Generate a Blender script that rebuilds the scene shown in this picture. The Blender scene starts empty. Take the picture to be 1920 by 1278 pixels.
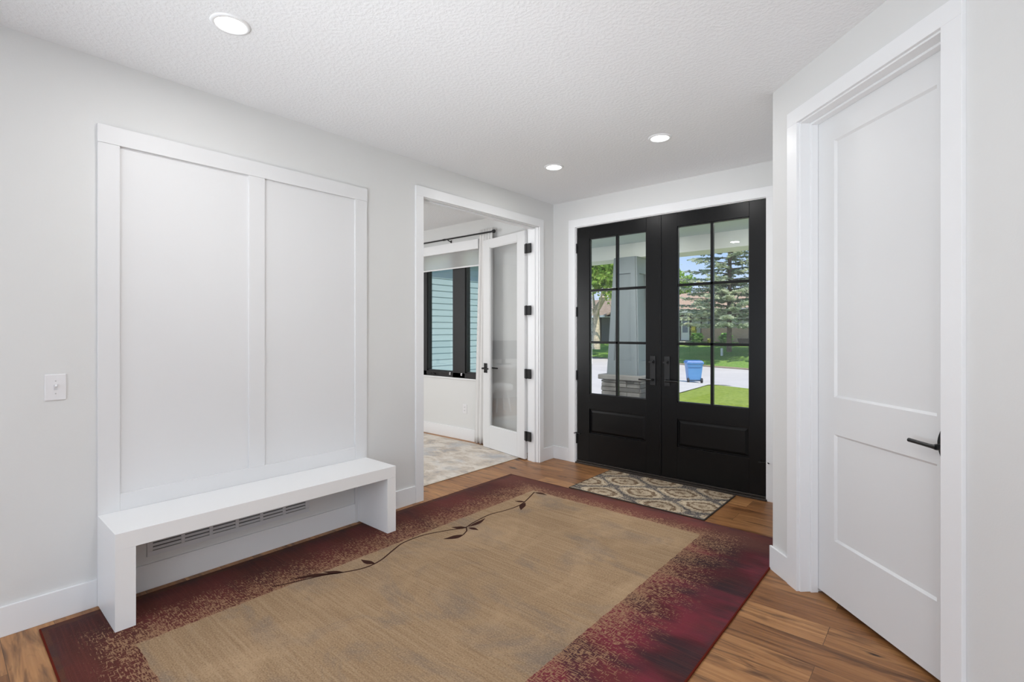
import bpy, bmesh, math, random
from mathutils import Vector, Matrix, noise

scene = bpy.context.scene
COL = scene.collection
random.seed(7)

# ------------------------------------------------------------------ camera
EYE = 1.372
TH = math.radians(40.68)
cam_d = bpy.data.cameras.new('camera')
cam = bpy.data.objects.new('camera', cam_d)
COL.objects.link(cam)
cam.location = (0, 0, EYE)
cam.rotation_euler = (math.pi / 2, 0, TH)
cam_d.sensor_fit = 'HORIZONTAL'
cam_d.sensor_width = 36.0
cam_d.lens = 36.0 * 942.0 / 1920.0
cam_d.shift_x = 0.0
cam_d.shift_y = -(639.0 - 620.7) / 1920.0
cam_d.clip_start = 0.02
cam_d.clip_end = 500
scene.camera = cam

# ------------------------------------------------------------------ view, sky, sun
vs = scene.view_settings
vs.view_transform = 'Standard'
vs.look = 'None'
vs.exposure = 0.05
vs.gamma = 1.0
vs.use_curve_mapping = False

SKY_STRENGTH = 1.12
SUN_STRENGTH = 4.5
LAMP_W = 4.9           # recessed lights of the entry
LIVING_W = 9.5       # added recessed lights behind the viewer
REAR_FILL_W = 24.0
UPLIGHT_W = 19.0

world = bpy.data.worlds.new('sky')
scene.world = world
world.use_nodes = True
wn, wl = world.node_tree.nodes, world.node_tree.links
wn.clear()
w_out = wn.new('ShaderNodeOutputWorld')
w_bg = wn.new('ShaderNodeBackground')
w_tc = wn.new('ShaderNodeTexCoord')
w_sep = wn.new('ShaderNodeSeparateXYZ')
w_ramp = wn.new('ShaderNodeValToRGB')
wl.new(w_tc.outputs['Generated'], w_sep.inputs[0])
wl.new(w_sep.outputs['Z'], w_ramp.inputs[0])
wl.new(w_ramp.outputs[0], w_bg.inputs[0])
wl.new(w_bg.outputs[0], w_out.inputs[0])
w_ramp.color_ramp.elements[0].position = 0.0
w_ramp.color_ramp.elements[0].color = (0.80, 0.86, 0.98, 1)
w_ramp.color_ramp.elements[1].position = 0.5
w_ramp.color_ramp.elements[1].color = (0.22, 0.42, 0.86, 1)
e = w_ramp.color_ramp.elements.new(0.16)
e.color = (0.42, 0.62, 0.95, 1)
w_bg.inputs[1].default_value = SKY_STRENGTH

sun_d = bpy.data.lights.new('sun', 'SUN')
sun = bpy.data.objects.new('sun', sun_d)
COL.objects.link(sun)
sun_d.energy = SUN_STRENGTH
sun_d.angle = math.radians(0.6)
sun_d.color = (1.0, 0.93, 0.83)
_el = math.radians(60)
_sv = Vector((0.80 * math.cos(_el), -0.60 * math.cos(_el), math.sin(_el)))
sun.rotation_euler = _sv.to_track_quat('Z', 'Y').to_euler()
sun.location = (10, -12, 20)


def area_light(name, loc, direction, sx, sy, watts, color=(1, 1, 1), shape='RECTANGLE', parent=None, spread=180):
    d = bpy.data.lights.new(name, 'AREA')
    d.shape = shape
    d.size = sx
    d.size_y = sy
    d.energy = watts
    d.color = color
    d.spread = math.radians(spread)
    o = bpy.data.objects.new(name, d)
    COL.objects.link(o)
    o.location = loc
    o.rotation_euler = (-Vector(direction)).to_track_quat('Z', 'Y').to_euler()
    o.parent = parent
    return o


# fill lamps added at the rear windows in place of daylight
for wx in (-1.9, 0.3, 2.5):
    area_light('window_daylight', (wx, -3.42, 1.45), (0, 1, 0.45), 1.8, 1.7, REAR_FILL_W, (0.86, 0.93, 1.0))
# added office fill lamp; the wall behind it has no window
area_light('window_daylight', (-6.0, 0.62, 1.5), (0, 1, 0), 1.8, 1.5, 50.0, (0.95, 0.98, 1.0))


# ------------------------------------------------------------------ materials
def nt(name):
    m = bpy.data.materials.new(name)
    m.use_nodes = True
    t = m.node_tree
    b = t.nodes['Principled BSDF']
    return m, t.nodes, t.links, b


def plain(name, col, rough=0.5, metal=0.0, spec=0.5, bump=0.0, bscale=50.0, var=0.0, vscale=3.0, coat=0.0):
    m, n, l, b = nt(name)
    b.inputs['Base Color'].default_value = (*col, 1)
    b.inputs['Roughness'].default_value = rough
    b.inputs['Metallic'].default_value = metal
    b.inputs['Specular IOR Level'].default_value = spec
    if coat:
        b.inputs['Coat Weight'].default_value = coat
    tc = n.new('ShaderNodeTexCoord')
    if bump:
        ns = n.new('ShaderNodeTexNoise')
        ns.inputs['Scale'].default_value = bscale
        ns.inputs['Detail'].default_value = 3
        bp = n.new('ShaderNodeBump')
        bp.inputs['Strength'].default_value = bump
        bp.inputs['Distance'].default_value = 0.01
        l.new(tc.outputs['Object'], ns.inputs['Vector'])
        l.new(ns.outputs[0], bp.inputs['Height'])
        l.new(bp.outputs[0], b.inputs['Normal'])
    if var:
        n2 = n.new('ShaderNodeTexNoise')
        n2.inputs['Scale'].default_value = vscale
        n2.inputs['Detail'].default_value = 4
        rp = n.new('ShaderNodeValToRGB')
        rp.color_ramp.elements[0].position = 0.3
        rp.color_ramp.elements[1].position = 0.7
        rp.color_ramp.elements[0].color = (*[c * (1 - var) for c in col], 1)
        rp.color_ramp.elements[1].color = (*[min(1, c * (1 + var)) for c in col], 1)
        l.new(tc.outputs['Object'], n2.inputs['Vector'])
        l.new(n2.outputs[0], rp.inputs[0])
        l.new(rp.outputs[0], b.inputs['Base Color'])
    return m


class G:
    """small helper to write node graphs"""

    def __init__(s, name):
        s.m, s.n, s.l, s.b = nt(name)
        s.tc = s.n.new('ShaderNodeTexCoord')
        s.obj = s.tc.outputs['Object']

    def put(s, sock, v):
        if isinstance(v, (int, float)):
            sock.default_value = v
        elif isinstance(v, (tuple, list)):
            sock.default_value = (*v, 1) if len(v) == 3 and sock.type == 'RGBA' else v
        else:
            s.l.new(v, sock)

    def math(s, op, a, b=0.0, c=0.0, clamp=False):
        x = s.n.new('ShaderNodeMath')
        x.operation = op
        x.use_clamp = clamp
        s.put(x.inputs[0], a)
        s.put(x.inputs[1], b)
        s.put(x.inputs[2], c)
        return x.outputs[0]

    def sep(s, v):
        x = s.n.new('ShaderNodeSeparateXYZ')
        s.l.new(v, x.inputs[0])
        return x.outputs

    def comb(s, x, y, z=0.0):
        c = s.n.new('ShaderNodeCombineXYZ')
        s.put(c.inputs[0], x)
        s.put(c.inputs[1], y)
        s.put(c.inputs[2], z)
        return c.outputs[0]

    def map(s, v, scale=(1, 1, 1), loc=(0, 0, 0), rot=(0, 0, 0)):
        x = s.n.new('ShaderNodeMapping')
        s.l.new(v, x.inputs[0])
        x.inputs['Location'].default_value = loc
        x.inputs['Rotation'].default_value = rot
        x.inputs['Scale'].default_value = scale
        return x.outputs[0]

    def noise(s, v, scale=5.0, detail=2.0, rough=0.5, dist=0.0):
        x = s.n.new('ShaderNodeTexNoise')
        s.l.new(v, x.inputs['Vector'])
        x.inputs['Scale'].default_value = scale
        x.inputs['Detail'].default_value = detail
        x.inputs['Roughness'].default_value = rough
        x.inputs['Distortion'].default_value = dist
        return x.outputs[0]

    def voronoi(s, v, scale=5.0, feature='F1'):
        x = s.n.new('ShaderNodeTexVoronoi')
        x.feature = feature
        s.l.new(v, x.inputs['Vector'])
        x.inputs['Scale'].default_value = scale
        return x.outputs

    def ramp(s, v, stops):
        x = s.n.new('ShaderNodeValToRGB')
        s.l.new(v, x.inputs[0])
        el = x.color_ramp.elements
        el[0].position, el[0].color = stops[0][0], (*stops[0][1], 1)
        el[1].position, el[1].color = stops[-1][0], (*stops[-1][1], 1)
        for p, c in stops[1:-1]:
            k = el.new(p)
            k.color = (*c, 1)
        return x.outputs[0]

    def step(s, v, lo, hi):
        x = s.n.new('ShaderNodeMapRange')
        x.clamp = True
        s.put(x.inputs['Value'], v)
        s.put(x.inputs['From Min'], lo)
        s.put(x.inputs['From Max'], hi)
        return x.outputs[0]

    def mix(s, f, a, b, mode='MIX'):
        x = s.n.new('ShaderNodeMix')
        x.data_type = 'RGBA'
        x.blend_type = mode
        s.put(x.inputs[0], f)
        s.put(x.inputs[6], a)
        s.put(x.inputs[7], b)
        return x.outputs[2]

    def bump(s, h, strength=0.3, dist=0.01):
        x = s.n.new('ShaderNodeBump')
        x.inputs['Strength'].default_value = strength
        x.inputs['Distance'].default_value = dist
        s.l.new(h, x.inputs['Height'])
        s.l.new(x.outputs[0], s.b.inputs['Normal'])

    def color(s, c):
        s.put(s.b.inputs['Base Color'], c)

    def set(s, **k):
        for a, v in k.items():
            s.put(s.b.inputs[a.replace('_', ' ')], v)


def srgb(r, g, b):
    f = lambda c: ((c / 255 + 0.055) / 1.055) ** 2.4 if c > 10 else c / 255 / 12.92
    return (f(r), f(g), f(b))


M_WALL = plain('wall_paint', (0.755, 0.755, 0.745), 0.6, spec=0.3, bump=0.05, bscale=160)
M_TRIM = plain('trim_paint', (0.875, 0.88, 0.89), 0.35, spec=0.4)
M_PANEL = plain('panel_paint', (0.79, 0.79, 0.795), 0.42, spec=0.4)
M_DOORWHITE = plain('door_paint', (0.80, 0.805, 0.81), 0.38, spec=0.4)
M_BENCH = plain('bench_paint', (0.91, 0.91, 0.91), 0.3, spec=0.45)
M_BLACKDOOR = plain('black_door_paint', (0.0035, 0.0036, 0.004), 0.3, spec=0.26, bump=0.015, bscale=90)
M_BLACK = plain('matte_black_metal', (0.014, 0.014, 0.015), 0.38, metal=0.2, spec=0.5)
M_BRONZE = plain('bronze_threshold', (0.055, 0.045, 0.038), 0.4, metal=0.6)
M_PLASTIC = plain('white_plastic', (0.82, 0.81, 0.82), 0.3, spec=0.5)
M_SCREW = plain('screw_head', (0.55, 0.55, 0.55), 0.4, metal=0.4)
M_VENT = plain('vent_enamel', (0.70, 0.71, 0.73), 0.4)
M_VENTDARK = plain('vent_duct', (0.12, 0.125, 0.13), 0.8)
M_FABRIC = plain('curtain_fabric', (0.83, 0.82, 0.81), 0.9, spec=0.1, bump=0.08, bscale=300)
M_BOUNCE = plain('cream_carpet', (0.86, 0.85, 0.83), 0.95, spec=0.05, bump=0.3, bscale=200)
M_CONCRETE = plain('concrete', (0.60, 0.55, 0.50), 0.9, spec=0.1, var=0.06, vscale=0.8)
M_WFRAME = plain('window_black_frame', (0.022, 0.022, 0.023), 0.35)
M_SCREEN = plain('monitor_back', (0.10, 0.10, 0.11), 0.4)
M_WHITELAM = plain('white_laminate', (0.82, 0.82, 0.82), 0.35)


def mk_ceiling():
    g = G('ceiling_texture')
    n1 = g.noise(g.obj, 55, 3, 0.55)
    v = g.step(n1, 0.42, 0.62)
    g.color((0.90, 0.91, 0.925))
    g.set(Roughness=0.8, Specular_IOR_Level=0.15)
    g.bump(v, 0.22, 0.006)
    return g.m


def mk_wood():
    g = G('oak_plank_floor')
    br = g.n.new('ShaderNodeTexBrick')
    g.l.new(g.obj, br.inputs['Vector'])
    br.offset = 0.37
    br.offset_frequency = 2
    br.inputs['Color1'].default_value = (0, 0, 0, 1)
    br.inputs['Color2'].default_value = (1, 1, 1, 1)
    br.inputs['Mortar'].default_value = (0.5, 0.5, 0.5, 1)
    br.inputs['Scale'].default_value = 1.0
    br.inputs['Mortar Size'].default_value = 0.0012
    br.inputs['Mortar Smooth'].default_value = 0.1
    br.inputs['Brick Width'].default_value = 1.22
    br.inputs['Row Height'].default_value = 0.18
    rnd = br.outputs['Color']
    seam = br.outputs['Fac']
    o = g.sep(g.obj)
    rv = g.math('MULTIPLY', rnd, 37.0)
    v = g.comb(o[0], o[1], rv)
    grain = g.noise(g.map(v, (0.9, 15, 1)), 2.2, 5, 0.6, 1.0)
    streak = g.noise(g.map(v, (0.8, 6.0, 1), (3, 1, 0)), 2.0, 3, 0.55, 1.6)
    knots = g.noise(g.map(v, (2.2, 7, 1), (9, 4, 0)), 2.6, 2, 0.5)
    base = g.ramp(grain, [(0.26, srgb(146, 102, 64)), (0.50, srgb(178, 130, 86)), (0.76, srgb(204, 158, 110))])
    base = g.mix(g.math('MULTIPLY', g.step(streak, 0.50, 0.72), 0.9), base, srgb(84, 56, 38))
    base = g.mix(g.step(knots, 0.66, 0.78), base, srgb(52, 32, 22))
    tone = g.mix(rnd, srgb(205, 190, 175), srgb(255, 250, 240))
    base = g.mix(1.0, base, tone, 'MULTIPLY')
    base = g.mix(g.math('MULTIPLY', seam, 0.65), base, srgb(40, 26, 18))
    g.color(base)
    g.set(Roughness=g.math('MULTIPLY_ADD', grain, 0.2, 0.32), Specular_IOR_Level=0.4)
    h = g.math('SUBTRACT', grain, g.math('MULTIPLY', seam, 2.0))
    g.bump(h, 0.12, 0.003)
    return g.m


def mk_rug():
    g = G('woven_rug_pile')
    o = g.sep(g.obj)
    wob = g.math('MULTIPLY', g.math('SUBTRACT', g.noise(g.map(g.obj, (14, 14, 1)), 1.0, 2), 0.5), 0.02)
    ax = g.math('ABSOLUTE', o[0])
    ay = g.math('ABSOLUTE', o[1])
    tx = g.math('DIVIDE', g.math('SUBTRACT', g.math('ADD', ax, wob), 0.715), 0.475)
    ty = g.math('DIVIDE', g.math('SUBTRACT', g.math('ADD', ay, wob), 1.395), 0.255)
    t = g.math('MAXIMUM', tx, ty)
    infield = g.math('LESS_THAN', t, 0.0)
    # field
    streak = g.noise(g.map(g.obj, (2.2, 70, 1)), 1.0, 3, 0.6, 0.4)
    speck = g.noise(g.map(g.obj, (110, 150, 1)), 1.0, 2, 0.6)
    big = g.noise(g.map(g.obj, (1.5, 2.6, 1), (4.3, 0.9, 0)), 1.0, 5, 0.65, 0.8)
    big2 = g.noise(g.map(g.obj, (2.4, 1.5, 1), (1.3, 7.4, 0)), 1.0, 4, 0.65, 0.6)
    f = g.ramp(streak, [(0.28, srgb(146, 119, 90)), (0.5, srgb(160, 133, 103)), (0.75, srgb(174, 148, 118))])
    f = g.mix(g.math('MULTIPLY', g.step(big, 0.50, 0.66), 0.75), f, srgb(124, 112, 102))
    f = g.mix(g.math('MULTIPLY', g.step(big2, 0.50, 0.68), 0.55), f, srgb(190, 160, 126))
    f = g.mix(g.math('MULTIPLY', g.step(speck, 0.52, 0.68), 0.40), f, srgb(196, 166, 132))
    f = g.mix(g.math('MULTIPLY', g.step(speck, 0.46, 0.32), 0.45), f, srgb(112, 86, 62))
    # border ground colour: patches along its length
    bn = g.noise(g.map(g.obj, (1.1, 2.1, 1), (0.2, 2.7, 0)), 1.35, 3, 0.5, 0.5)
    bn2 = g.noise(g.map(g.obj, (1.2, 2.8, 1), (5.2, 8.1, 0)), 1.5, 3, 0.55)
    rightside = g.step(o[0], -0.3, 0.6)
    bcl = g.ramp(bn, [(0.32, srgb(72, 40, 36)), (0.48, srgb(88, 46, 38)), (0.62, srgb(98, 48, 44)), (0.74, srgb(104, 58, 44))])
    bcr = g.ramp(bn, [(0.32, srgb(62, 38, 40)), (0.44, srgb(84, 34, 40)), (0.54, srgb(118, 46, 58)), (0.72, srgb(102, 48, 48))])
    bc = g.mix(rightside, bcl, bcr)
    bc = g.mix(g.math('MULTIPLY', g.step(bn2, 0.53, 0.66), g.math('MULTIPLY_ADD', rightside, 0.55, 0.25)), bc, srgb(50, 40, 44))
    bc = g.mix(g.math('MULTIPLY', g.step(o[1], 1.30, 1.45), 0.6), bc, srgb(112, 70, 60))
    bstreak = g.noise(g.map(g.obj, (4, 120, 1), (1, 2, 0)), 1.0, 2, 0.6)
    bc = g.mix(g.math('MULTIPLY', g.step(bstreak, 0.45, 0.75), 0.30), bc, srgb(126, 66, 58))
    # flecks: short crossing dashes thinning out towards the edge
    d1 = g.noise(g.map(g.obj, (34, 165, 1)), 1.0, 1, 0.5)
    d2 = g.noise(g.map(g.obj, (165, 34, 1), (3, 3, 0)), 1.0, 1, 0.5)
    dd = g.math('MAXIMUM', d1, g.math('SUBTRACT', d2, 0.03))
    patch = g.noise(g.map(g.obj, (6, 9, 1), (8, 2, 0)), 1.0, 2)
    thr = g.math('ADD', g.math('MULTIPLY', t, 0.26), g.math('MULTIPLY_ADD', patch, 0.20, 0.40))
    fl = g.step(g.math('SUBTRACT', dd, thr), -0.02, 0.03)
    fl = g.math('MULTIPLY', fl, g.step(t, 0.72, 0.42))
    fl = g.math('MULTIPLY', fl, g.math('MULTIPLY_ADD', speck, 0.9, 0.35), 0.0, True)
    bc = g.mix(g.math('MULTIPLY', fl, 0.95), bc, srgb(164, 128, 98))
    bc = g.mix(g.math('MULTIPLY', g.step(t, 0.90, 0.92), g.math('SUBTRACT', 1.0, rightside)), bc, srgb(92, 56, 42))
    bc = g.mix(g.math('MULTIPLY', g.step(t, 0.72, 0.98), g.math('MULTIPLY', g.step(patch, 0.40, 0.60), 0.7)), bc, srgb(66, 48, 50))
    c = g.mix(infield, bc, f)
    g.color(c)
    g.set(Roughness=0.95, Specular_IOR_Level=0.1)
    g.b.inputs['Sheen Weight'].default_value = 0.04
    g.bump(g.math('ADD', speck, g.math('MULTIPLY', dd, 0.8)), 0.5, 0.004)
    return g.m


def mk_mat():
    g = G('damask_mat_weave')
    o = g.sep(g.obj)
    nz = g.noise(g.map(g.obj, (30, 30, 1)), 1.0, 2)
    kx, ky = 2 * math.pi / 0.52, 2 * math.pi / 0.40
    x = g.math('MULTIPLY', g.math('ADD', o[0], 0.04), kx)
    y = g.math('MULTIPLY', g.math('ADD', o[1], 0.09), ky)
    lat = g.math('ADD', g.math('COSINE', x), g.math('COSINE', y))
    lat = g.math('ADD', lat, g.math('MULTIPLY', g.math('SUBTRACT', nz, 0.5), 0.7))
    al = g.math('ABSOLUTE', lat)
    # flowery ornament inside every ogee
    vor = g.voronoi(g.map(g.obj, (1, 1, 0)), 40)
    fine = g.noise(g.map(g.obj, (48, 48, 1)), 1.0, 3, 0.6, 1.5)
    orn = g.math('ADD', g.math('MULTIPLY', g.math('SINE', g.math('MULTIPLY', al, 6.5)), 0.16), g.math('ADD', fine, g.math('MULTIPLY', vor[0], 0.25)))
    cream, taupe, grey, brown = srgb(196, 180, 156), srgb(150, 130, 108), srgb(92, 87, 86), srgb(112, 92, 74)
    c = g.mix(g.step(orn, 0.56, 0.70), cream, brown)
    c = g.mix(g.math('MULTIPLY', g.step(al, 1.0, 1.7), 0.35), c, taupe)
    c = g.mix(g.math('MULTIPLY', g.step(al, 0.46, 0.36), 0.7), c, srgb(200, 186, 164))
    c = g.mix(g.math('MULTIPLY', g.step(al, 0.30, 0.22), g.step(fine, 0.62, 0.54)), c, grey)
    ex = g.math('MAXIMUM', g.math('SUBTRACT', g.math('ABSOLUTE', o[0]), 0.580), g.math('SUBTRACT', g.math('ABSOLUTE', o[1]), 0.352))
    c = g.mix(g.step(ex, -0.002, 0.002), c, srgb(70, 64, 60))
    g.color(c)
    g.set(Roughness=0.95, Specular_IOR_Level=0.08)
    g.bump(g.noise(g.map(g.obj, (250, 250, 1)), 1, 2), 0.4, 0.003)
    return g.m


def mk_officerug():
    g = G('faded_vintage_rug')
    n1 = g.noise(g.map(g.obj, (4, 6, 1)), 1.0, 5, 0.68, 0.6)
    n2 = g.noise(g.map(g.obj, (2.2, 3.2, 1), (5, 2, 0)), 1.0, 4, 0.6)
    n3 = g.noise(g.map(g.obj, (24, 70, 1)), 1.0, 3, 0.65)
    c = g.ramp(n1, [(0.30, srgb(166, 160, 158)), (0.46, srgb(202, 190, 176)), (0.6, srgb(224, 217, 208)), (0.72, srgb(208, 194, 172))])
    c = g.mix(g.math('MULTIPLY', g.step(n2, 0.5, 0.68), 0.6), c, srgb(176, 182, 190))
    c = g.mix(g.math('MULTIPLY', g.step(n3, 0.5, 0.7), 0.4), c, srgb(226, 220, 212))
    o = g.sep(g.obj)
    ex = g.math('SUBTRACT', g.math('ABSOLUTE', o[0]), 1.225)
    c = g.mix(g.step(ex, -0.005, 0.0), c, srgb(226, 216, 200))
    g.color(c)
    g.set(Roughness=0.95, Specular_IOR_Level=0.1)
    g.bump(n3, 0.3, 0.003)
    return g.m


def mk_glass(name, tint=(0.97, 0.985, 0.98), ior=1.5, gain=1.0):
    m = bpy.data.materials.new(name)
    m.use_nodes = True
    n, l = m.node_tree.nodes, m.node_tree.links
    n.clear()
    out = n.new('ShaderNodeOutputMaterial')
    tr = n.new('ShaderNodeBsdfTransparent')
    tr.inputs[0].default_value = (*tint, 1)
    gl = n.new('ShaderNodeBsdfGlossy')
    gl.inputs['Roughness'].default_value = 0.0
    fr = n.new('ShaderNodeFresnel')
    ge = n.new('ShaderNodeNewGeometry')
    io = n.new('ShaderNodeMath')
    io.operation = 'MULTIPLY_ADD'
    io.inputs[1].default_value = 1 / ior - ior
    io.inputs[2].default_value = ior
    l.new(ge.outputs['Backfacing'], io.inputs[0])
    l.new(io.outputs[0], fr.inputs[0])
    ml = n.new('ShaderNodeMath')
    ml.operation = 'MULTIPLY'
    ml.use_clamp = True
    ml.inputs[1].default_value = gain
    mx = n.new('ShaderNodeMixShader')
    l.new(fr.outputs[0], ml.inputs[0])
    l.new(ml.outputs[0], mx.inputs[0])
    l.new(tr.outputs[0], mx.inputs[1])
    l.new(gl.outputs[0], mx.inputs[2])
    l.new(mx.outputs[0], out.inputs[0])
    return m


def mk_emit(name, col, strength):
    m = bpy.data.materials.new(name)
    m.use_nodes = True
    b = m.node_tree.nodes['Principled BSDF']
    b.inputs['Base Color'].default_value = (0.9, 0.9, 0.9, 1)
    b.inputs['Emission Color'].default_value = (*col, 1)
    b.inputs['Emission Strength'].default_value = strength
    return m


def mk_grass(name, c0, c1, c2):
    g = G(name)
    a = g.noise(g.map(g.obj, (1, 1, 1)), 0.55, 4, 0.6)
    b = g.noise(g.map(g.obj, (1, 1, 1)), 9.0, 3, 0.7)
    c = g.ramp(b, [(0.3, c0), (0.5, c1), (0.72, c2)])
    c = g.mix(g.math('MULTIPLY', g.step(a, 0.45, 0.7), 0.35), c, c2)
    g.color(c)
    g.set(Roughness=1.0, Specular_IOR_Level=0.05)
    g.bump(b, 0.6, 0.05)
    return g.m


def mk_brick(name, c1, c2, mortar, bw, rh, ms, axis='XZ', bump=0.3):
    g = G(name)
    o = g.sep(g.obj)
    v = g.comb(g.math('ADD', o[0], o[1]), o[2], 0.0) if axis == 'XZ' else g.comb(o[0], o[1], 0.0)
    br = g.n.new('ShaderNodeTexBrick')
    g.l.new(v, br.inputs['Vector'])
    br.inputs['Color1'].default_value = (*c1, 1)
    br.inputs['Color2'].default_value = (*c2, 1)
    br.inputs['Mortar'].default_value = (*mortar, 1)
    br.inputs['Scale'].default_value = 1.0
    br.inputs['Mortar Size'].default_value = ms
    br.inputs['Brick Width'].default_value = bw
    br.inputs['Row Height'].default_value = rh
    nn = g.noise(g.obj, 18, 3)
    c = g.mix(g.math('MULTIPLY', nn, 0.5), br.outputs['Color'], mortar)
    g.color(c)
    g.set(Roughness=0.9, Specular_IOR_Level=0.1)
    return g.m


def mk_leaf(name, cols, trans=0.3):
    g = G(name)
    oi = g.noise(g.obj, 1.7, 3, 0.6)
    c = g.ramp(oi, [(0.35, cols[0]), (0.5, cols[1]), (0.68, cols[2])])
    g.color(c)
    g.set(Roughness=0.7, Specular_IOR_Level=0.2)
    t = g.n.new('ShaderNodeBsdfTranslucent')
    g.l.new(c, t.inputs[0])
    mx = g.n.new('ShaderNodeMixShader')
    mx.inputs[0].default_value = trans
    out = g.n['Material Output']
    g.l.new(g.b.outputs[0], mx.inputs[1])
    g.l.new(t.outputs[0], mx.inputs[2])
    g.l.new(mx.outputs[0], out.inputs[0])
    return g.m


def mk_shade():
    m = bpy.data.materials.new('roller_shade_fabric')
    m.use_nodes = True
    n, l = m.node_tree.nodes, m.node_tree.links
    b = n['Principled BSDF']
    b.inputs['Base Color'].default_value = (0.88, 0.88, 0.87, 1)
    b.inputs['Roughness'].default_value = 0.9
    t = n.new('ShaderNodeBsdfTranslucent')
    t.inputs[0].default_value = (0.95, 0.95, 0.94, 1)
    mx = n.new('ShaderNodeMixShader')
    mx.inputs[0].default_value = 0.75
    l.new(b.outputs[0], mx.inputs[1])
    l.new(t.outputs[0], mx.inputs[2])
    l.new(mx.outputs[0], n['Material Output'].inputs[0])
    return m


M_CEIL = mk_ceiling()
M_WOOD = mk_wood()
M_RUG = mk_rug()
M_MAT = mk_mat()
M_ORUG = mk_officerug()
M_GLASS = mk_glass('front_door_glass', (0.95, 0.965, 0.96))
M_FGLASS = mk_glass('french_door_glass', (0.975, 0.98, 0.98), 1.5, 1.6)
M_WGLASS = mk_glass('window_glass', (0.90, 0.94, 0.92), 1.5, 1.2)
M_LENS = mk_emit('led_lens', (1.0, 0.99, 0.97), 9.0)
M_SHADE = mk_shade()
M_GRASS = mk_grass('lawn_grass', srgb(104, 122, 42), srgb(134, 149, 60), srgb(164, 172, 86))
M_GRASSF = mk_grass('far_lawn_grass', srgb(86, 124, 54), srgb(116, 152, 70), srgb(150, 168, 92))
M_STREET = plain('street_concrete', (0.57, 0.52, 0.48), 0.95, spec=0.05, var=0.07, vscale=0.5)
M_CURB = plain('kerb_soil', (0.30, 0.24, 0.17), 0.95, spec=0.05)
M_BARK = plain('tree_bark', srgb(214, 200, 178), 0.95, spec=0.05, bump=0.8, bscale=12, var=0.3, vscale=6)
M_DARKBARK = plain('dark_bark', srgb(112, 98, 86), 0.95, spec=0.05, var=0.3, vscale=6)
M_SIDING = plain('house_lap_siding', srgb(178, 198, 204), 0.7, spec=0.2)
M_COLUMN = plain('porch_column_paint', srgb(146, 153, 156), 0.5)
M_SOFFIT = plain('porch_soffit', srgb(196, 206, 202), 0.7)
M_BEAM = plain('porch_beam_paint', srgb(250, 248, 242), 0.6)
M_STONE = plain('ledge_stone', srgb(158, 152, 146), 0.9, spec=0.1, bump=0.6, bscale=14, var=0.35, vscale=5)
M_STONE2 = plain('ledge_stone_dark', srgb(122, 118, 114), 0.9, spec=0.1, bump=0.6, bscale=14, var=0.35, vscale=5)
M_STONECAP = plain('stone_cap', srgb(166, 160, 154), 0.85, spec=0.1, bump=0.4, bscale=20, var=0.15)
M_BIN = plain('blue_bin_plastic', srgb(92, 150, 206), 0.45)
M_BINLID = plain('bin_lid_plastic', srgb(58, 112, 180), 0.45, var=0.25, vscale=9)
M_RUBBER = plain('black_rubber', (0.02, 0.02, 0.02), 0.7)
M_ROOF = mk_brick('tan_shingles', srgb(206, 176, 152), srgb(192, 162, 138), srgb(168, 140, 120), 0.3, 0.16, 0.01, 'XY')
M_ROOF2 = mk_brick('brown_shingles', srgb(186, 164, 142), srgb(160, 138, 118), srgb(130, 112, 98), 0.3, 0.16, 0.01, 'XY')
M_BRICK = mk_brick('pink_brick', srgb(214, 172, 148), srgb(202, 156, 132), srgb(214, 192, 174), 0.22, 0.075, 0.008)
M_HWALL = plain('pale_grey_siding', srgb(196, 194, 188), 0.8)
M_HWHITE = plain('house_white_trim', srgb(232, 232, 228), 0.6)
M_HDARK = plain('dark_brown_trim', srgb(60, 48, 44), 0.6)
M_HGLASS = plain('dark_window_glass', srgb(90, 108, 126), 0.15)
M_SHADOWWALL = plain('carport_wall', srgb(92, 94, 92), 0.8)  # dark grey paints the carport's inner shade onto the wall
M_LEAF_SPRING = mk_leaf('spring_leaf', (srgb(108, 146, 56), srgb(152, 186, 84), srgb(190, 206, 110)), 0.4)
M_LEAF_SPRUCE = mk_leaf('spruce_needle', (srgb(146, 162, 138), srgb(194, 204, 174), srgb(236, 236, 208)), 0.5)
M_LEAF_HOSTA = mk_leaf('hosta_leaf', (srgb(76, 130, 52), srgb(124, 176, 84), srgb(180, 210, 130)), 0.2)
M_LEAF_YEL = mk_leaf('yellow_shrub_leaf', (srgb(150, 160, 60), srgb(190, 194, 90), srgb(214, 206, 110)), 0.3)
M_VINE = plain('vine_pile', srgb(66, 42, 36), 0.95, spec=0.05)


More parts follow.
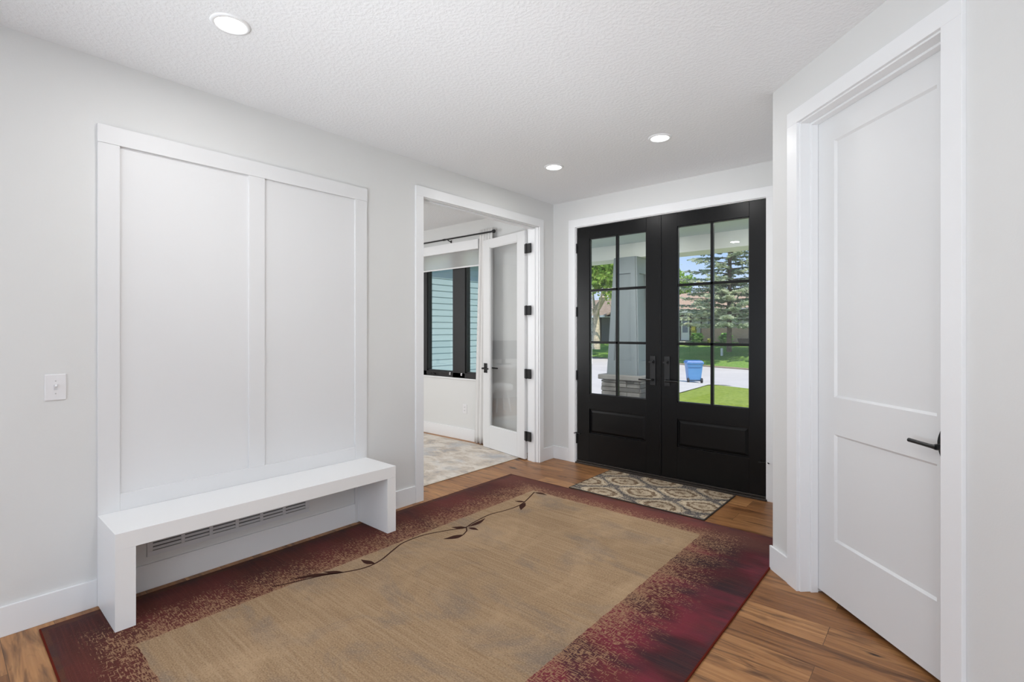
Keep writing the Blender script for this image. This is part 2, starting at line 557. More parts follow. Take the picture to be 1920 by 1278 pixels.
# ------------------------------------------------------------------ mesh helpers
class MB:
    def __init__(s):
        s.v, s.f, s.sm = [], [], []

    def add(s, vs_, fs, smooth=False):
        k = len(s.v)
        s.v += [tuple(p) for p in vs_]
        s.f += [tuple(i + k for i in f) for f in fs]
        s.sm += [smooth] * len(fs)
        return s

    def box(s, x0, x1, y0, y1, z0, z1, M=None):
        p = [Vector((x, y, z)) for z in (z0, z1) for y in (y0, y1) for x in (x0, x1)]
        if M is not None:
            p = [M @ q for q in p]
        return s.add(p, [(0, 2, 3, 1), (4, 5, 7, 6), (0, 1, 5, 4), (2, 6, 7, 3), (0, 4, 6, 2), (1, 3, 7, 5)])

    def prism(s, poly, z0, z1, M=None):
        n = len(poly)
        p = [Vector((x, y, z0)) for x, y in poly] + [Vector((x, y, z1)) for x, y in poly]
        if M is not None:
            p = [M @ q for q in p]
        fs = [tuple(range(n - 1, -1, -1)), tuple(range(n, 2 * n))]
        fs += [(i, (i + 1) % n, n + (i + 1) % n, n + i) for i in range(n)]
        return s.add(p, fs)

    def frustum(s, b, t, z0, z1):
        """b, t = (x0,x1,y0,y1) bottom and top rectangles"""
        p = [(x, y, z0) for y in b[2:] for x in b[:2]] + [(x, y, z1) for y in t[2:] for x in t[:2]]
        return s.add(p, [(0, 2, 3, 1), (4, 5, 7, 6), (0, 1, 5, 4), (2, 6, 7, 3), (0, 4, 6, 2), (1, 3, 7, 5)])

    def tube(s, pts, radii, n=10, caps=True):
        pts = [Vector(p) for p in pts]
        if isinstance(radii, (int, float)):
            radii = [radii] * len(pts)
        rings = []
        up0 = None
        for i, p in enumerate(pts):
            t = (pts[min(i + 1, len(pts) - 1)] - pts[max(i - 1, 0)]).normalized()
            if up0 is None:
                up0 = Vector((0, 0, 1)) if abs(t.z) < 0.9 else Vector((1, 0, 0))
            a = t.cross(up0).normalized()
            b = a.cross(t).normalized()
            up0 = b
            rings.append([p + (a * math.cos(2 * math.pi * k / n) + b * math.sin(2 * math.pi * k / n)) * radii[i] for k in range(n)])
        vs_ = [q for r in rings for q in r]
        fs = []
        for i in range(len(pts) - 1):
            for k in range(n):
                fs.append((i * n + k, i * n + (k + 1) % n, (i + 1) * n + (k + 1) % n, (i + 1) * n + k))
        k0 = len(s.f)
        s.add(vs_, fs, True)
        if caps:
            s.add(rings[0], [tuple(range(n))])
            s.add(rings[-1], [tuple(range(n - 1, -1, -1))])
        return s

    def lathe(s, prof, n=32, c=(0, 0, 0)):
        vs_ = [(c[0] + r * math.cos(2 * math.pi * k / n), c[1] + r * math.sin(2 * math.pi * k / n), c[2] + z) for r, z in prof for k in range(n)]
        fs = []
        for i in range(len(prof) - 1):
            for k in range(n):
                fs.append((i * n + k, i * n + (k + 1) % n, (i + 1) * n + (k + 1) % n, (i + 1) * n + k))
        return s.add(vs_, fs, True)

    def quad(s, a, b, c, d):
        return s.add([a, b, c, d], [(0, 1, 2, 3)])

    def build(s, name, mat, parent=None, bevel=0.0, M=None, smooth_all=False, origin=None):
        vs_ = [Vector(p) for p in s.v]
        if M is not None:
            vs_ = [M @ p for p in vs_]
        me = bpy.data.meshes.new(name)
        off = Vector((0, 0, 0))
        if parent is None:
            if origin is None:
                xs, ys, zs = [p.x for p in vs_], [p.y for p in vs_], [p.z for p in vs_]
                off = Vector(((min(xs) + max(xs)) / 2, (min(ys) + max(ys)) / 2, min(zs)))
            else:
                off = Vector(origin)
        me.from_pydata([tuple(p - off) for p in vs_], [], s.f)
        for i, p in enumerate(me.polygons):
            p.use_smooth = s.sm[i] or smooth_all
        me.materials.append(mat)
        me.update()
        bm = bmesh.new()
        bm.from_mesh(me)
        bmesh.ops.recalc_face_normals(bm, faces=bm.faces)
        bm.to_mesh(me)
        bm.free()
        o = bpy.data.objects.new(name, me)
        COL.objects.link(o)
        o.location = off
        if parent is not None:
            o.parent = parent
        if bevel:
            md = o.modifiers.new('edge', 'BEVEL')
            md.width = bevel
            md.segments = 2
            md.limit_method = 'ANGLE'
            md.angle_limit = math.radians(50)
        return o


def tag(o, label=None, cat=None, group=None, kind=None):
    if label:
        o['label'] = label
    if cat:
        o['category'] = cat
    if group:
        o['group'] = group
    if kind:
        o['kind'] = kind
    return o


def empty(name, loc, rz=0.0):
    o = bpy.data.objects.new(name, None)
    COL.objects.link(o)
    o.location = loc
    o.rotation_euler = (0, 0, rz)
    o.empty_display_size = 0.1
    return o


def copy_tree(o, parent=None):
    c = o.copy()
    COL.objects.link(c)
    c.parent = parent
    for ch in list(o.children):
        copy_tree(ch, c)
    return c


def struct(o, label=None, cat=None):
    return tag(o, label, cat, None, 'structure')


# ------------------------------------------------------------------ dimensions
H = 2.744
XL, XO = -3.215, -3.345          # entry-side and office-side faces of the left wall
YB, YE = 4.43, 4.57              # inner and outer faces of the front wall
OY0, OY1, OZ = 2.60, 4.185, 2.478    # rough opening to the office
XW = -8.0                        # far office wall
YR = -3.5                        # rear wall of the living space
XR = 3.8
CX, CY = -0.748, 3.178           # outside corner where the angled wall begins
ANG = math.atan2(-0.716, 0.698)
M_ANG = Matrix.Translation((CX, CY, 0)) @ Matrix.Rotation(ANG, 4, 'Z')
SE = 2.9                         # length of the angled wall
_e = M_ANG @ Vector((SE, 0, 0))

# ------------------------------------------------------------------ floor, ceiling, walls
m = MB().box(XW - 0.2, XR + 0.2, YR - 0.2, YB + 0.005, -0.12, 0.0)
struct(m.build('floor', M_WOOD, origin=(0.05, 0.03, 0)), 'brown oak plank floor with dark streaks', 'floor')
struct(MB().box(XL, XR, YR, -0.9, 0.0, 0.012).build('floor_carpet', M_BOUNCE), 'cream carpet of the living space')  # unseen pale floor added to bounce light onto the ceiling
m = MB().box(XW - 0.2, XR + 0.2, YR - 0.2, YE, H, H + 0.2)
struct(m.build('ceiling', M_CEIL), 'white ceiling with a fine knockdown texture', 'ceiling')

# left wall with the wide opening to the office
m = MB()
m.box(XO, XL, YR, OY0, 0, H)
m.box(XO, XL, OY1, YE, 0, H)
m.box(XO, XL, OY0, OY1, OZ, H)
struct(m.build('wall_left', M_WALL), 'white wall holding the bench and the office opening', 'wall')

# front wall: front door opening and office window opening
DX0, DX1, DZ = -2.945, -1.068, 2.475
WX0, WX1, WZ0, WZ1 = -5.46, -4.25, 0.775, 2.40
m = MB()
m.box(XW, WX0, YB, YE, 0, H)
m.box(WX0, WX1, YB, YE, 0, WZ0)
m.box(WX0, WX1, YB, YE, WZ1, H)
m.box(WX1, DX0, YB, YE, 0, H)
m.box(DX0, DX1, YB, YE, DZ, H)
m.box(DX1, 0.9, YB, YE, 0, H)
struct(m.build('wall_back', M_WALL), 'white front wall around the black double doors', 'wall')

# angled wall with the closet door, and its hidden return to the front wall
AD0, AD1, ADZ = 0.228, 1.094, 2.492
m = MB()
m.box(0, AD0, 0, 0.13, 0, H, M_ANG)
m.box(AD1, SE, 0, 0.13, 0, H, M_ANG)
m.box(AD0, AD1, 0, 0.13, ADZ, H, M_ANG)
struct(m.build('wall_angled', M_WALL), 'white diagonal wall with the white panel door', 'wall')
m = MB().box(CX, CX + 0.12, CY + 0.02, YB, 0, H)
struct(m.build('wall_return', M_WALL), 'short white wall between the diagonal wall and the front doors', 'wall')
# closet back, hidden behind the closed door
m = MB().box(CX + 0.12, 0.95, YB - 0.12, YB, 0, H)
m.box(0.85, 0.95, 2.3, YB, 0, H)
struct(m.build('wall_closet', M_WALL))
# living space behind the viewer
m = MB()
m.box(_e.x - 0.02, XR, _e.y, _e.y + 0.13, 0, H)
m.box(XR, XR + 0.13, YR, _e.y + 0.13, 0, H)
struct(m.build('wall_right', M_WALL))
m = MB()
added_wins = [(-2.8, -1.0), (-0.6, 1.2), (1.6, 3.4)]  # rear windows, unseen, added to brighten the rooms
xs = [XW] + [v for w_ in added_wins for v in w_] + [XR + 0.13]
for i in range(0, len(xs), 2):
    m.box(xs[i], xs[i + 1], YR - 0.13, YR, 0, H)
for a, b in added_wins:
    m.box(a, b, YR - 0.13, YR, 0, 0.6)
    m.box(a, b, YR - 0.13, YR, 2.3, H)
struct(m.build('wall_rear', M_WALL))
k = 2
for a, b in added_wins:
    m = MB()
    m.box(a, b, YR - 0.09, YR - 0.04, 0.6, 0.65).box(a, b, YR - 0.09, YR - 0.04, 2.25, 2.3)
    m.box(a, a + 0.05, YR - 0.09, YR - 0.04, 0.6, 2.3).box(b - 0.05, b, YR - 0.09, YR - 0.04, 0.6, 2.3)
    m.box((a + b) / 2 - 0.03, (a + b) / 2 + 0.03, YR - 0.09, YR - 0.04, 0.6, 2.3)
    struct(m.build('window_%d' % k, M_WFRAME))
    k += 1
# office walls
m = MB().box(XW - 0.13, XW, YR, YE, 0, H)
struct(m.build('wall_office_side', M_WALL))
m = MB().box(XW, XO, 0.45, 0.58, 0, H)
struct(m.build('wall_office_rear', M_WALL))

# ------------------------------------------------------------------ baseboards
BH, BT = 0.135, 0.014
m = MB()
m.box(XL, XL + BT, YR, 0.553, 0, BH)
m.box(XL, XL + BT, 0.64, 2.0, 0, BH)
m.box(XL, XL + BT, 2.087, 2.545, 0, BH)
m.box(XL, XL + BT, 4.233, YB, 0, BH)
struct(m.build('baseboard_left', M_TRIM, bevel=0.002), 'white baseboard along the bench wall', 'baseboard')
m = MB()
m.box(XL + BT, -3.010, YB - BT, YB, 0, BH)
struct(m.build('baseboard_back', M_TRIM, bevel=0.002), 'short white baseboard left of the black double doors', 'baseboard')
m = MB()
m.box(-0.012, 0.161, -BT, 0, 0, BH, M_ANG)
m.box(1.157, SE, -BT, 0, 0, BH, M_ANG)
struct(m.build('baseboard_angled', M_TRIM, bevel=0.002), 'white baseboard at the corner of the diagonal wall', 'baseboard')
m = MB()
m.box(XW, XO - 0.02, YB - BT, YB, 0, BH + 0.01)
struct(m.build('baseboard_office', M_TRIM, bevel=0.002), 'white baseboard below the office window', 'baseboard')

# ------------------------------------------------------------------ casings and jambs
CT = 0.018
# front doors
m = MB()
m.box(-3.007, -2.925, YB - CT, YB, 0, 2.457)
m.box(-1.089, -1.007, YB - CT, YB, 0, 2.457)
m.box(-3.007, -1.007, YB - CT, YB, 2.457, 2.540)
m.box(-2.945, -2.917, YB - 0.004, YE, 0, 2.475)
m.box(-1.081, -1.068, YB - 0.004, YE, 0, 2.475)
m.box(-2.945, -1.068, YB - 0.004, YE, 2.451, 2.475)
struct(m.build('trim_1', M_TRIM, bevel=0.0015), 'white casing around the black double doors', 'door trim')
# office opening
m = MB()
for a, b, c, d in ((2.545, 2.622, 0, 2.462), (4.166, 4.233, 0, 2.462), (2.545, 4.233, 2.462, 2.543)):
    m.box(XL, XL + CT, a, b, c, d)
    m.box(XO - CT, XO, a, b, c, d)
m.box(XO, XL, OY0, 2.628, 0, 2.478)
m.box(XO, XL, 4.158, OY1, 0, 2.478)
m.box(XO, XL, OY0, OY1, 2.456, 2.478)
m.box(XO + 0.05, XO + 0.095, 4.146, 4.158, 0, 2.456)
m.box(XO + 0.05, XO + 0.095, 2.628, 2.640, 0, 2.456)
m.box(XO + 0.05, XO + 0.095, 2.64, 4.146, 2.444, 2.456)
struct(m.build('trim_2', M_TRIM, bevel=0.0015), 'white casing around the office opening', 'door trim')
# closet door on the diagonal wall
m = MB()
m.box(0.161, 0.245, -CT, 0, 0, 2.474, M_ANG)
m.box(1.076, 1.157, -CT, 0, 0, 2.474, M_ANG)
m.box(0.161, 1.157, -CT, 0, 2.474, 2.549, M_ANG)
m.box(0.228, 0.253, -0.002, 0.13, 0, 2.492, M_ANG)
m.box(1.070, 1.094, -0.002, 0.13, 0, 2.492, M_ANG)
m.box(0.228, 1.094, -0.002, 0.13, 2.466, 2.492, M_ANG)
m.box(0.253, 0.264, 0.050, 0.089, 0, 2.466, M_ANG)
m.box(1.059, 1.070, 0.050, 0.089, 0, 2.466, M_ANG)
m.box(0.264, 1.059, 0.050, 0.089, 2.455, 2.466, M_ANG)
struct(m.build('trim_3', M_TRIM, bevel=0.0015), 'white casing around the closed panel door', 'door trim')
# threshold
m = MB()
m.box(-2.917, -1.081, YB - 0.028, YE, 0.0, 0.016)
m.box(-2.917, -1.081, YB + 0.004, YE - 0.02, 0.016, 0.030)
struct(m.build('trim_4', M_BRONZE, bevel=0.003), 'dark bronze threshold under the black double doors', 'threshold')

# ------------------------------------------------------------------ black front doors
T = 0.045


def lever_set(parent, cx, z_lever, z_turn, direction, y=0.0, zc=1.004):
    hs = MB().box(cx - 0.027, cx + 0.027, y - 0.009, y, zc - 0.137, zc + 0.137).build('handle_plate', M_BLACK, parent, 0.003)
    b = MB()
    b.tube([(cx, y - 0.009, z_lever), (cx, y - 0.045, z_lever)], 0.013, 14)
    b.tube([(cx, y - 0.045, z_lever), (cx + direction * 0.02, y - 0.05, z_lever), (cx + direction * 0.12, y - 0.05, z_lever)], [0.011, 0.010, 0.008], 12)
    b.build('lever', M_BLACK, hs)
    b = MB()
    b.tube([(cx, y - 0.009, z_turn), (cx, y - 0.022, z_turn)], 0.018, 16)
    b.box(cx - 0.025, cx + 0.012, y - 0.042, y - 0.02, z_turn - 0.007, z_turn + 0.007)
    b.build('thumb_turn', M_BLACK, hs)
    return hs


def front_leaf(name, x0, x1, hinge_side, label):
    w = x1 - x0
    root = empty(name, (x0, YB + 0.004, 0.034))
    z = lambda q: q - 0.034
    gx0, gx1 = 0.146, w - 0.132
    if hinge_side > 0:
        gx0, gx1 = 0.150, w - 0.134
    gz0, gz1 = z(0.727), z(2.322)
    px0, px1, pz0, pz1 = gx0 - 0.008, gx1 - 0.008, z(0.324), z(0.576)
    zt = z(2.446)
    d = MB()
    d.box(0, gx0, 0, T, 0, zt)
    d.box(gx1, w, 0, T, 0, zt)
    d.box(gx0, gx1, 0, T, gz1, zt)
    d.box(gx0, gx1, 0, T, pz1, gz0)
    d.box(gx0, gx1, 0, T, 0, pz0)
    d.box(gx0, gx1, 0.016, T - 0.004, pz0, pz1)
    d.build('door_slab', M_BLACKDOOR, root, 0.002)
    # raised lower panel inside its moulding groove
    p = MB()
    a, b_, c, e_ = gx0 + 0.012, gx1 - 0.012, pz0 + 0.012, pz1 - 0.012
    k_ = 0.022
    p.add([(a, 0.015, c), (b_, 0.015, c), (b_, 0.015, e_), (a, 0.015, e_),
           (a + k_, 0.003, c + k_), (b_ - k_, 0.003, c + k_), (b_ - k_, 0.003, e_ - k_), (a + k_, 0.003, e_ - k_)],
          [(0, 1, 5, 4), (1, 2, 6, 5), (2, 3, 7, 6), (3, 0, 4, 7), (4, 5, 6, 7)])
    p.build('lower_panel', M_BLACKDOOR, root)
    # panes and glazing bars
    gm = (gx0 + gx1) / 2
    hz = [gz0 + (gz1 - gz0) * i / 3 for i in range(4)]
    bars = MB()
    bars.box(gm - 0.012, gm + 0.012, 0.006, T - 0.006, gz0, gz1)
    for q in hz[1:3]:
        bars.box(gx0, gx1, 0.006, T - 0.006, q - 0.012, q + 0.012)
    bars.build('glazing_bars', M_BLACKDOOR, root, 0.002)
    bead = MB()
    for a, b_, c, e_ in ((gx0, gx0 + 0.008, gz0, gz1), (gx1 - 0.008, gx1, gz0, gz1), (gx0, gx1, gz0, gz0 + 0.008), (gx0, gx1, gz1 - 0.008, gz1)):
        bead.box(a, b_, 0.010, T - 0.010, c, e_)
    bead.build('glazing_bead', M_BLACK, root)
    for i in range(3):
        for a, b_ in ((gx0 + 0.004, gm - 0.010), (gm + 0.010, gx1 - 0.004)):
            MB().box(a, b_, 0.020, 0.024, hz[i] + (0.004 if i == 0 else 0.010), hz[i + 1] - (0.004 if i == 2 else 0.010)).build('glass_pane', M_GLASS, root)
    # hinges
    hx = -0.004 if hinge_side < 0 else w + 0.004
    for q in (0.252, 0.913, 1.575, 2.236):
        hb = MB()
        hb.tube([(hx, -0.006, z(q) - 0.05), (hx, -0.006, z(q) + 0.05)], 0.0075, 12)
        hb.box(hx - (0.002 if hinge_side < 0 else 0.012), hx + (0.012 if hinge_side < 0 else 0.002), -0.003, 0.0, z(q) - 0.05, z(q) + 0.05)
        hb.build('hinge', M_BLACK, root)
    # hinge pin door stop on the lowest hinge
    q = z(0.306)
    s_ = 1 if hinge_side < 0 else -1
    st = MB()
    st.tube([(hx, -0.006, q), (hx, -0.006, q + 0.012)], 0.011, 12)
    st.tube([(hx, -0.010, q + 0.006), (hx + s_ * 0.05, -0.030, q + 0.004)], 0.0045, 8)
    st.tube([(hx + s_ * 0.05, -0.034, q + 0.004), (hx + s_ * 0.055, -0.022, q + 0.004)], 0.008, 10)
    st.tube([(hx, -0.010, q + 0.006), (hx - s_ * 0.018, -0.032, q + 0.004)], 0.0045, 8)
    st.build('door_stop', M_BLACK, root)
    struct(root, label, 'door')
    return root, z


dl, zf = front_leaf('door_1', -2.910, -2.006, -1, 'black front door leaf with lever handle and the porch column seen through its panes')
lever_set(dl, -2.068 + 2.910, 0.918 - 0.034, 1.085 - 0.034, -1, 0.0, 1.004 - 0.034)
dr, zf = front_leaf('door_2', -1.986, -1.087, 1, 'black front door leaf with the blue bin seen through its panes')
lever_set(dr, -1.928 + 1.986, 0.918 - 0.034, 1.085 - 0.034, 1, 0.0, 1.004 - 0.034)
MB().box(-0.020, 0.0, -0.006, T + 0.01, 0, 2.446 - 0.034).build('astragal', M_BLACKDOOR, dr, 0.002)

# ------------------------------------------------------------------ white panel door on the diagonal wall
root = empty('door_4', (0, 0, 0))
root.matrix_world = M_ANG @ Matrix.Translation((0, 0.090, 0))
s0, s1, z0, z1 = 0.256, 1.067, 0.022, 2.462
d = MB()
P = [(0.381, 0.950, 0.320, 0.855), (0.381, 0.950, 1.041, 2.332)]
d.box(s0, P[0][0], 0, 0.035, z0, z1)
d.box(P[0][1], s1, 0, 0.035, z0, z1)
d.box(P[0][0], P[0][1], 0, 0.035, z0, P[0][2])
d.box(P[0][0], P[0][1], 0, 0.035, P[0][3], P[1][2])
d.box(P[0][0], P[0][1], 0, 0.035, P[1][3], z1)
d.build('door_slab', M_DOORWHITE, root)
for a, b, c, e_ in P:
    q = MB()
    k_ = 0.010
    q.add([(a, 0.0, c), (b, 0.0, c), (b, 0.0, e_), (a, 0.0, e_),
           (a + k_, 0.010, c + k_), (b - k_, 0.010, c + k_), (b - k_, 0.010, e_ - k_), (a + k_, 0.010, e_ - k_)],
          [(0, 1, 5, 4), (1, 2, 6, 5), (2, 3, 7, 6), (3, 0, 4, 7), (4, 5, 6, 7)])
    q.build('recessed_panel', M_DOORWHITE, root)
# black lever with an arched rosette
hc, hz_ = 0.995, 0.940
prof = []
for i in range(13):
    t_ = -1 + 2 * i / 12
    prof.append((hc - 0.024 - 0.014 * math.cos(t_ * math.pi / 2), hz_ + 0.051 * t_))
for i in range(13):
    t_ = 1 - 2 * i / 12
    prof.append((hc + 0.024 + 0.014 * math.cos(t_ * math.pi / 2), hz_ + 0.051 * t_))
n_ = len(prof)
r = MB()
r.add([(x, 0, z) for x, z in prof] + [(hc + (x - hc) * 0.92, -0.009, hz_ + (z - hz_) * 0.96) for x, z in prof],
      [tuple(range(n_)), tuple(range(2 * n_ - 1, n_ - 1, -1))] + [(i, (i + 1) % n_, n_ + (i + 1) % n_, n_ + i) for i in range(n_)])
ro = r.build('rosette', M_BLACK, root, 0.0015)
b = MB()
b.tube([(hc, -0.009, hz_ - 0.008), (hc, -0.016, hz_ - 0.008), (hc, -0.044, hz_ - 0.008), (hc, -0.052, hz_ - 0.008)], [0.017, 0.012, 0.012, 0.010], 16)
b.tube([(hc + 0.004, -0.048, hz_ - 0.008), (hc - 0.02, -0.050, hz_ - 0.008), (hc - 0.06, -0.050, hz_ - 0.007), (hc - 0.118, -0.050, hz_ - 0.005)], [0.010, 0.008, 0.0075, 0.008], 14)
b.build('lever', M_BLACK, ro)
struct(root, 'closed white two-panel door with a black lever on the diagonal wall', 'door')

# ------------------------------------------------------------------ white french door standing open into the office
FA = math.atan2(0.199, -0.98)
root = empty('door_3', (XO, 4.130, 0.012), FA)
# local x runs from hinge to free edge; the face towards the entry is at local y = 0 and faces local +y
FW, FT = 0.795, 0.035
x0f = 0.036
gx0, gx1, gz0, gz1 = 0.164, 0.684, 0.255, 2.335
d = MB()
d.box(x0f, gx0, -FT, 0, 0, 2.432)
d.box(gx1, x0f + FW - 0.02, -FT, 0, 0, 2.432)
d.box(gx0, gx1, -FT, 0, 0, gz0)
d.box(gx0, gx1, -FT, 0, gz1, 2.432)
d.build('door_slab', M_DOORWHITE, root, 0.0015)
bd = MB()
for a, b_, c, e_ in ((gx0, gx0 + 0.01, gz0, gz1), (gx1 - 0.01, gx1, gz0, gz1), (gx0, gx1, gz0, gz0 + 0.01), (gx0, gx1, gz1 - 0.01, gz1)):
    bd.box(a, b_, -FT + 0.006, -0.006, c, e_)
bd.build('glazing_bead', M_DOORWHITE, root)
MB().box(gx0 + 0.004, gx1 - 0.004, -0.021, -0.015, gz0 + 0.004, gz1 - 0.004).build('glass_pane', M_FGLASS, root)
for q in (0.250, 0.910, 1.580, 2.235):
    hb = MB()
    hb.tube([(0.004, 0.004, q - 0.052), (0.004, 0.004, q + 0.052)], 0.008, 12)
    hb.box(0.004, 0.036, -0.003, 0.005, q - 0.05, q + 0.05)
    hb.box(-0.062, 0.004, -0.012, 0.002, q - 0.05, q + 0.05, Matrix.Rotation(math.radians(0), 4, 'Z'))
    hb.build('hinge', M_BLACK, root, 0.004)
hx = 0.755
for sy in (1, -1):
    yb = 0.0 if sy > 0 else -FT
    pl = MB().box(hx - 0.032, hx + 0.032, min(yb, yb + sy * 0.009), max(yb, yb + sy * 0.009), 0.872, 0.985).build('rosette', M_BLACK, root, 0.006)
    b = MB()
    b.tube([(hx, yb, 0.926), (hx, yb + sy * 0.05, 0.926)], 0.011, 12)
    b.tube([(hx + 0.006, yb + sy * 0.05, 0.926), (hx - 0.115, yb + sy * 0.05, 0.926)], [0.009, 0.008], 12)
    b.build('lever', M_BLACK, pl)
struct(root, 'white french door with one tall pane standing open into the office', 'door')

# ------------------------------------------------------------------ panelled back above the bench
pr = empty('wall_panel', (XL, 1.32, 0))
tr = MB().box(0, 0.021, 0.552 - 1.32, 2.096 - 1.32, 2.319, 2.410).build('top_rail', M_PANEL, pr, 0.0012)
for a, b, zz in ((0.553, 0.642, 0.0), (1.272, 1.366, 0.540), (1.999, 2.094, 0.0)):
    MB().box(0, 0.018, a - 1.32, b - 1.32, zz, 2.319).build('stile', M_PANEL, pr, 0.0012)
MB().box(0, 0.017, 0.642 - 1.32, 1.999 - 1.32, 0.448, 0.540).build('bottom_rail', M_PANEL, pr, 0.0012)
for a, b in ((0.642, 1.272), (1.366, 1.999)):
    MB().box(0, 0.005, a - 1.32, b - 1.32, 0.540, 2.319).build('flat_panel', M_PANEL, pr)
tag(pr, 'white two-bay board panelling fixed to the wall above the bench', 'wall panel')

# ------------------------------------------------------------------ bench
br = empty('bench', (-3.02, 1.32, 0))
bx0, bx1 = -3.196 + 3.02, -2.840 + 3.02
RUGT = 0.0105
MB().box(bx0, bx1, 0.552 - 1.32, 2.086 - 1.32, 0.377, 0.453).build('seat', M_BENCH, br, 0.001)
for a, b in ((0.552, 0.630), (2.019, 2.086)):
    poly = [(bx0, RUGT), (bx1, RUGT), (bx1, 0.377), (bx0, 0.377)]
    Mx = Matrix(((1, 0, 0, 0), (0, 0, 1, 0), (0, 1, 0, 0), (0, 0, 0, 1)))
    MB().prism(poly, a - 1.32, b - 1.32, Mx).build('leg', M_BENCH, br)
tag(br, 'long white waterfall bench with slab legs against the panelled wall', 'bench')

# ------------------------------------------------------------------ return-air grille under the bench
vr = empty('vent_grille', (XL, 1.20, 0))
vy0, vy1, vz0, vz1 = 0.76 - 1.2, 1.66 - 1.2, 0.172, 0.365
f = MB()
fr_ = 0.026
f.box(0, 0.007, vy0, vy1, vz0, vz0 + fr_).box(0, 0.007, vy0, vy1, vz1 - fr_, vz1)
f.box(0, 0.007, vy0, vy0 + fr_, vz0 + fr_, vz1 - fr_).box(0, 0.007, vy1 - fr_, vy1, vz0 + fr_, vz1 - fr_)
ng = 6
pitch = (vy1 - vy0 - 2 * fr_) / ng
for i in range(1, ng):
    yy = vy0 + fr_ + pitch * i
    f.box(0, 0.007, yy - 0.009, yy + 0.009, vz0 + fr_, vz1 - fr_)
f.build('grille_frame', M_VENT, vr, 0.001)
lv = MB()
nz = 7
for i in range(nz):
    zz = vz0 + fr_ + (vz1 - vz0 - 2 * fr_) * (i + 0.5) / nz
    lv.add([(0.001, vy0 + fr_, zz + 0.006), (0.006, vy0 + fr_, zz - 0.004), (0.006, vy1 - fr_, zz - 0.004), (0.001, vy1 - fr_, zz + 0.006),
            (0.001, vy0 + fr_, zz + 0.004), (0.006, vy0 + fr_, zz - 0.006), (0.006, vy1 - fr_, zz - 0.006), (0.001, vy1 - fr_, zz + 0.004)],
           [(0, 1, 2, 3), (7, 6, 5, 4), (0, 4, 5, 1), (3, 2, 6, 7), (1, 5, 6, 2), (0, 3, 7, 4)])
lv.build('louvres', M_VENT, vr)
MB().box(0.0, 0.0008, vy0 + fr_, vy1 - fr_, vz0 + fr_, vz1 - fr_).build('duct_opening', M_VENTDARK, vr)
tag(vr, 'long white return-air grille on the wall under the bench', 'vent')

# ------------------------------------------------------------------ light switch and outlet
sw = empty('light_switch', (XL, 0.398, 1.105))
MB().box(0, 0.006, -0.039, 0.039, -0.062, 0.062).build('cover_plate', M_PLASTIC, sw, 0.0035)
tb = MB().box(0.006, 0.0075, -0.006, 0.006, -0.013, 0.013).build('switch_slot', M_VENT, sw)
MB().box(-0.004, 0.016, -0.004, 0.004, -0.004, 0.006, Matrix.Translation((0.007, 0, 0.002)) @ Matrix.Rotation(math.radians(-25), 4, 'Y')).build('toggle', M_PLASTIC, sw, 0.0012)
for q in (0.030, -0.030):
    MB().tube([(0.006, 0, q), (0.0072, 0, q)], 0.003, 12).build('screw', M_SCREW, sw)
tag(sw, 'white toggle light switch on the bare wall beside the panelling', 'light switch')

ot = empty('outlet', (-4.590, YB, 0.390))
MB().box(-0.036, 0.036, -0.006, 0, -0.058, 0.058).build('cover_plate', M_PLASTIC, ot, 0.003)
for q in (0.021, -0.021):
    fc = MB().box(-0.016, 0.016, -0.008, -0.006, q - 0.014, q + 0.014).build('socket', M_PLASTIC, ot, 0.001)
    MB().box(-0.008, -0.005, -0.0086, -0.008, q - 0.004, q + 0.006).box(0.005, 0.008, -0.0086, -0.008, q - 0.004, q + 0.006).build('slot', M_VENTDARK, fc)
tag(ot, 'white wall outlet below the office window', 'outlet')

# ------------------------------------------------------------------ area rug with its vine
rug = MB().box(-1.188, 1.188, -1.650, 1.650, 0, 0.0095).build('area_rug', M_RUG, empty('tmp', (0, 0, 0)))
rug.parent = None
bpy.data.objects.remove(bpy.data.objects['tmp'])
rug.location = (-1.951, 1.985, 0.0005)
md = rug.modifiers.new('edge', 'BEVEL')
md.width = 0.004
md.segments = 2
tag(rug, 'large tan rug with dark red border and a brown leaf vine', 'rug')
hem = MB()
for a, b_, c, e_ in ((-1.191, -1.181, -1.653, 1.653), (1.181, 1.191, -1.653, 1.653), (-1.191, 1.191, -1.653, -1.643), (-1.191, 1.191, 1.643, 1.653)):
    hem.box(a, b_, c, e_, 0.0005, 0.0092)
hem.build('bound_edge', plain('rug_binding', srgb(98, 36, 26), 0.9, spec=0.05), rug, 0.003)

V0 = Vector((1.951, -1.985))
vine_pts = [(-2.715, 1.20), (-2.69, 1.26), (-2.669, 1.32), (-2.649, 1.381), (-2.625, 1.445), (-2.575, 1.531), (-2.530, 1.642), (-2.540, 1.754), (-2.602, 1.895), (-2.642, 2.005), (-2.636, 2.166), (-2.572, 2.327), (-2.520, 2.43),
            (-2.541, 2.533), (-2.560, 2.717), (-2.533, 2.848), (-2.518, 2.972), (-2.538, 3.105), (-2.630, 3.35)]


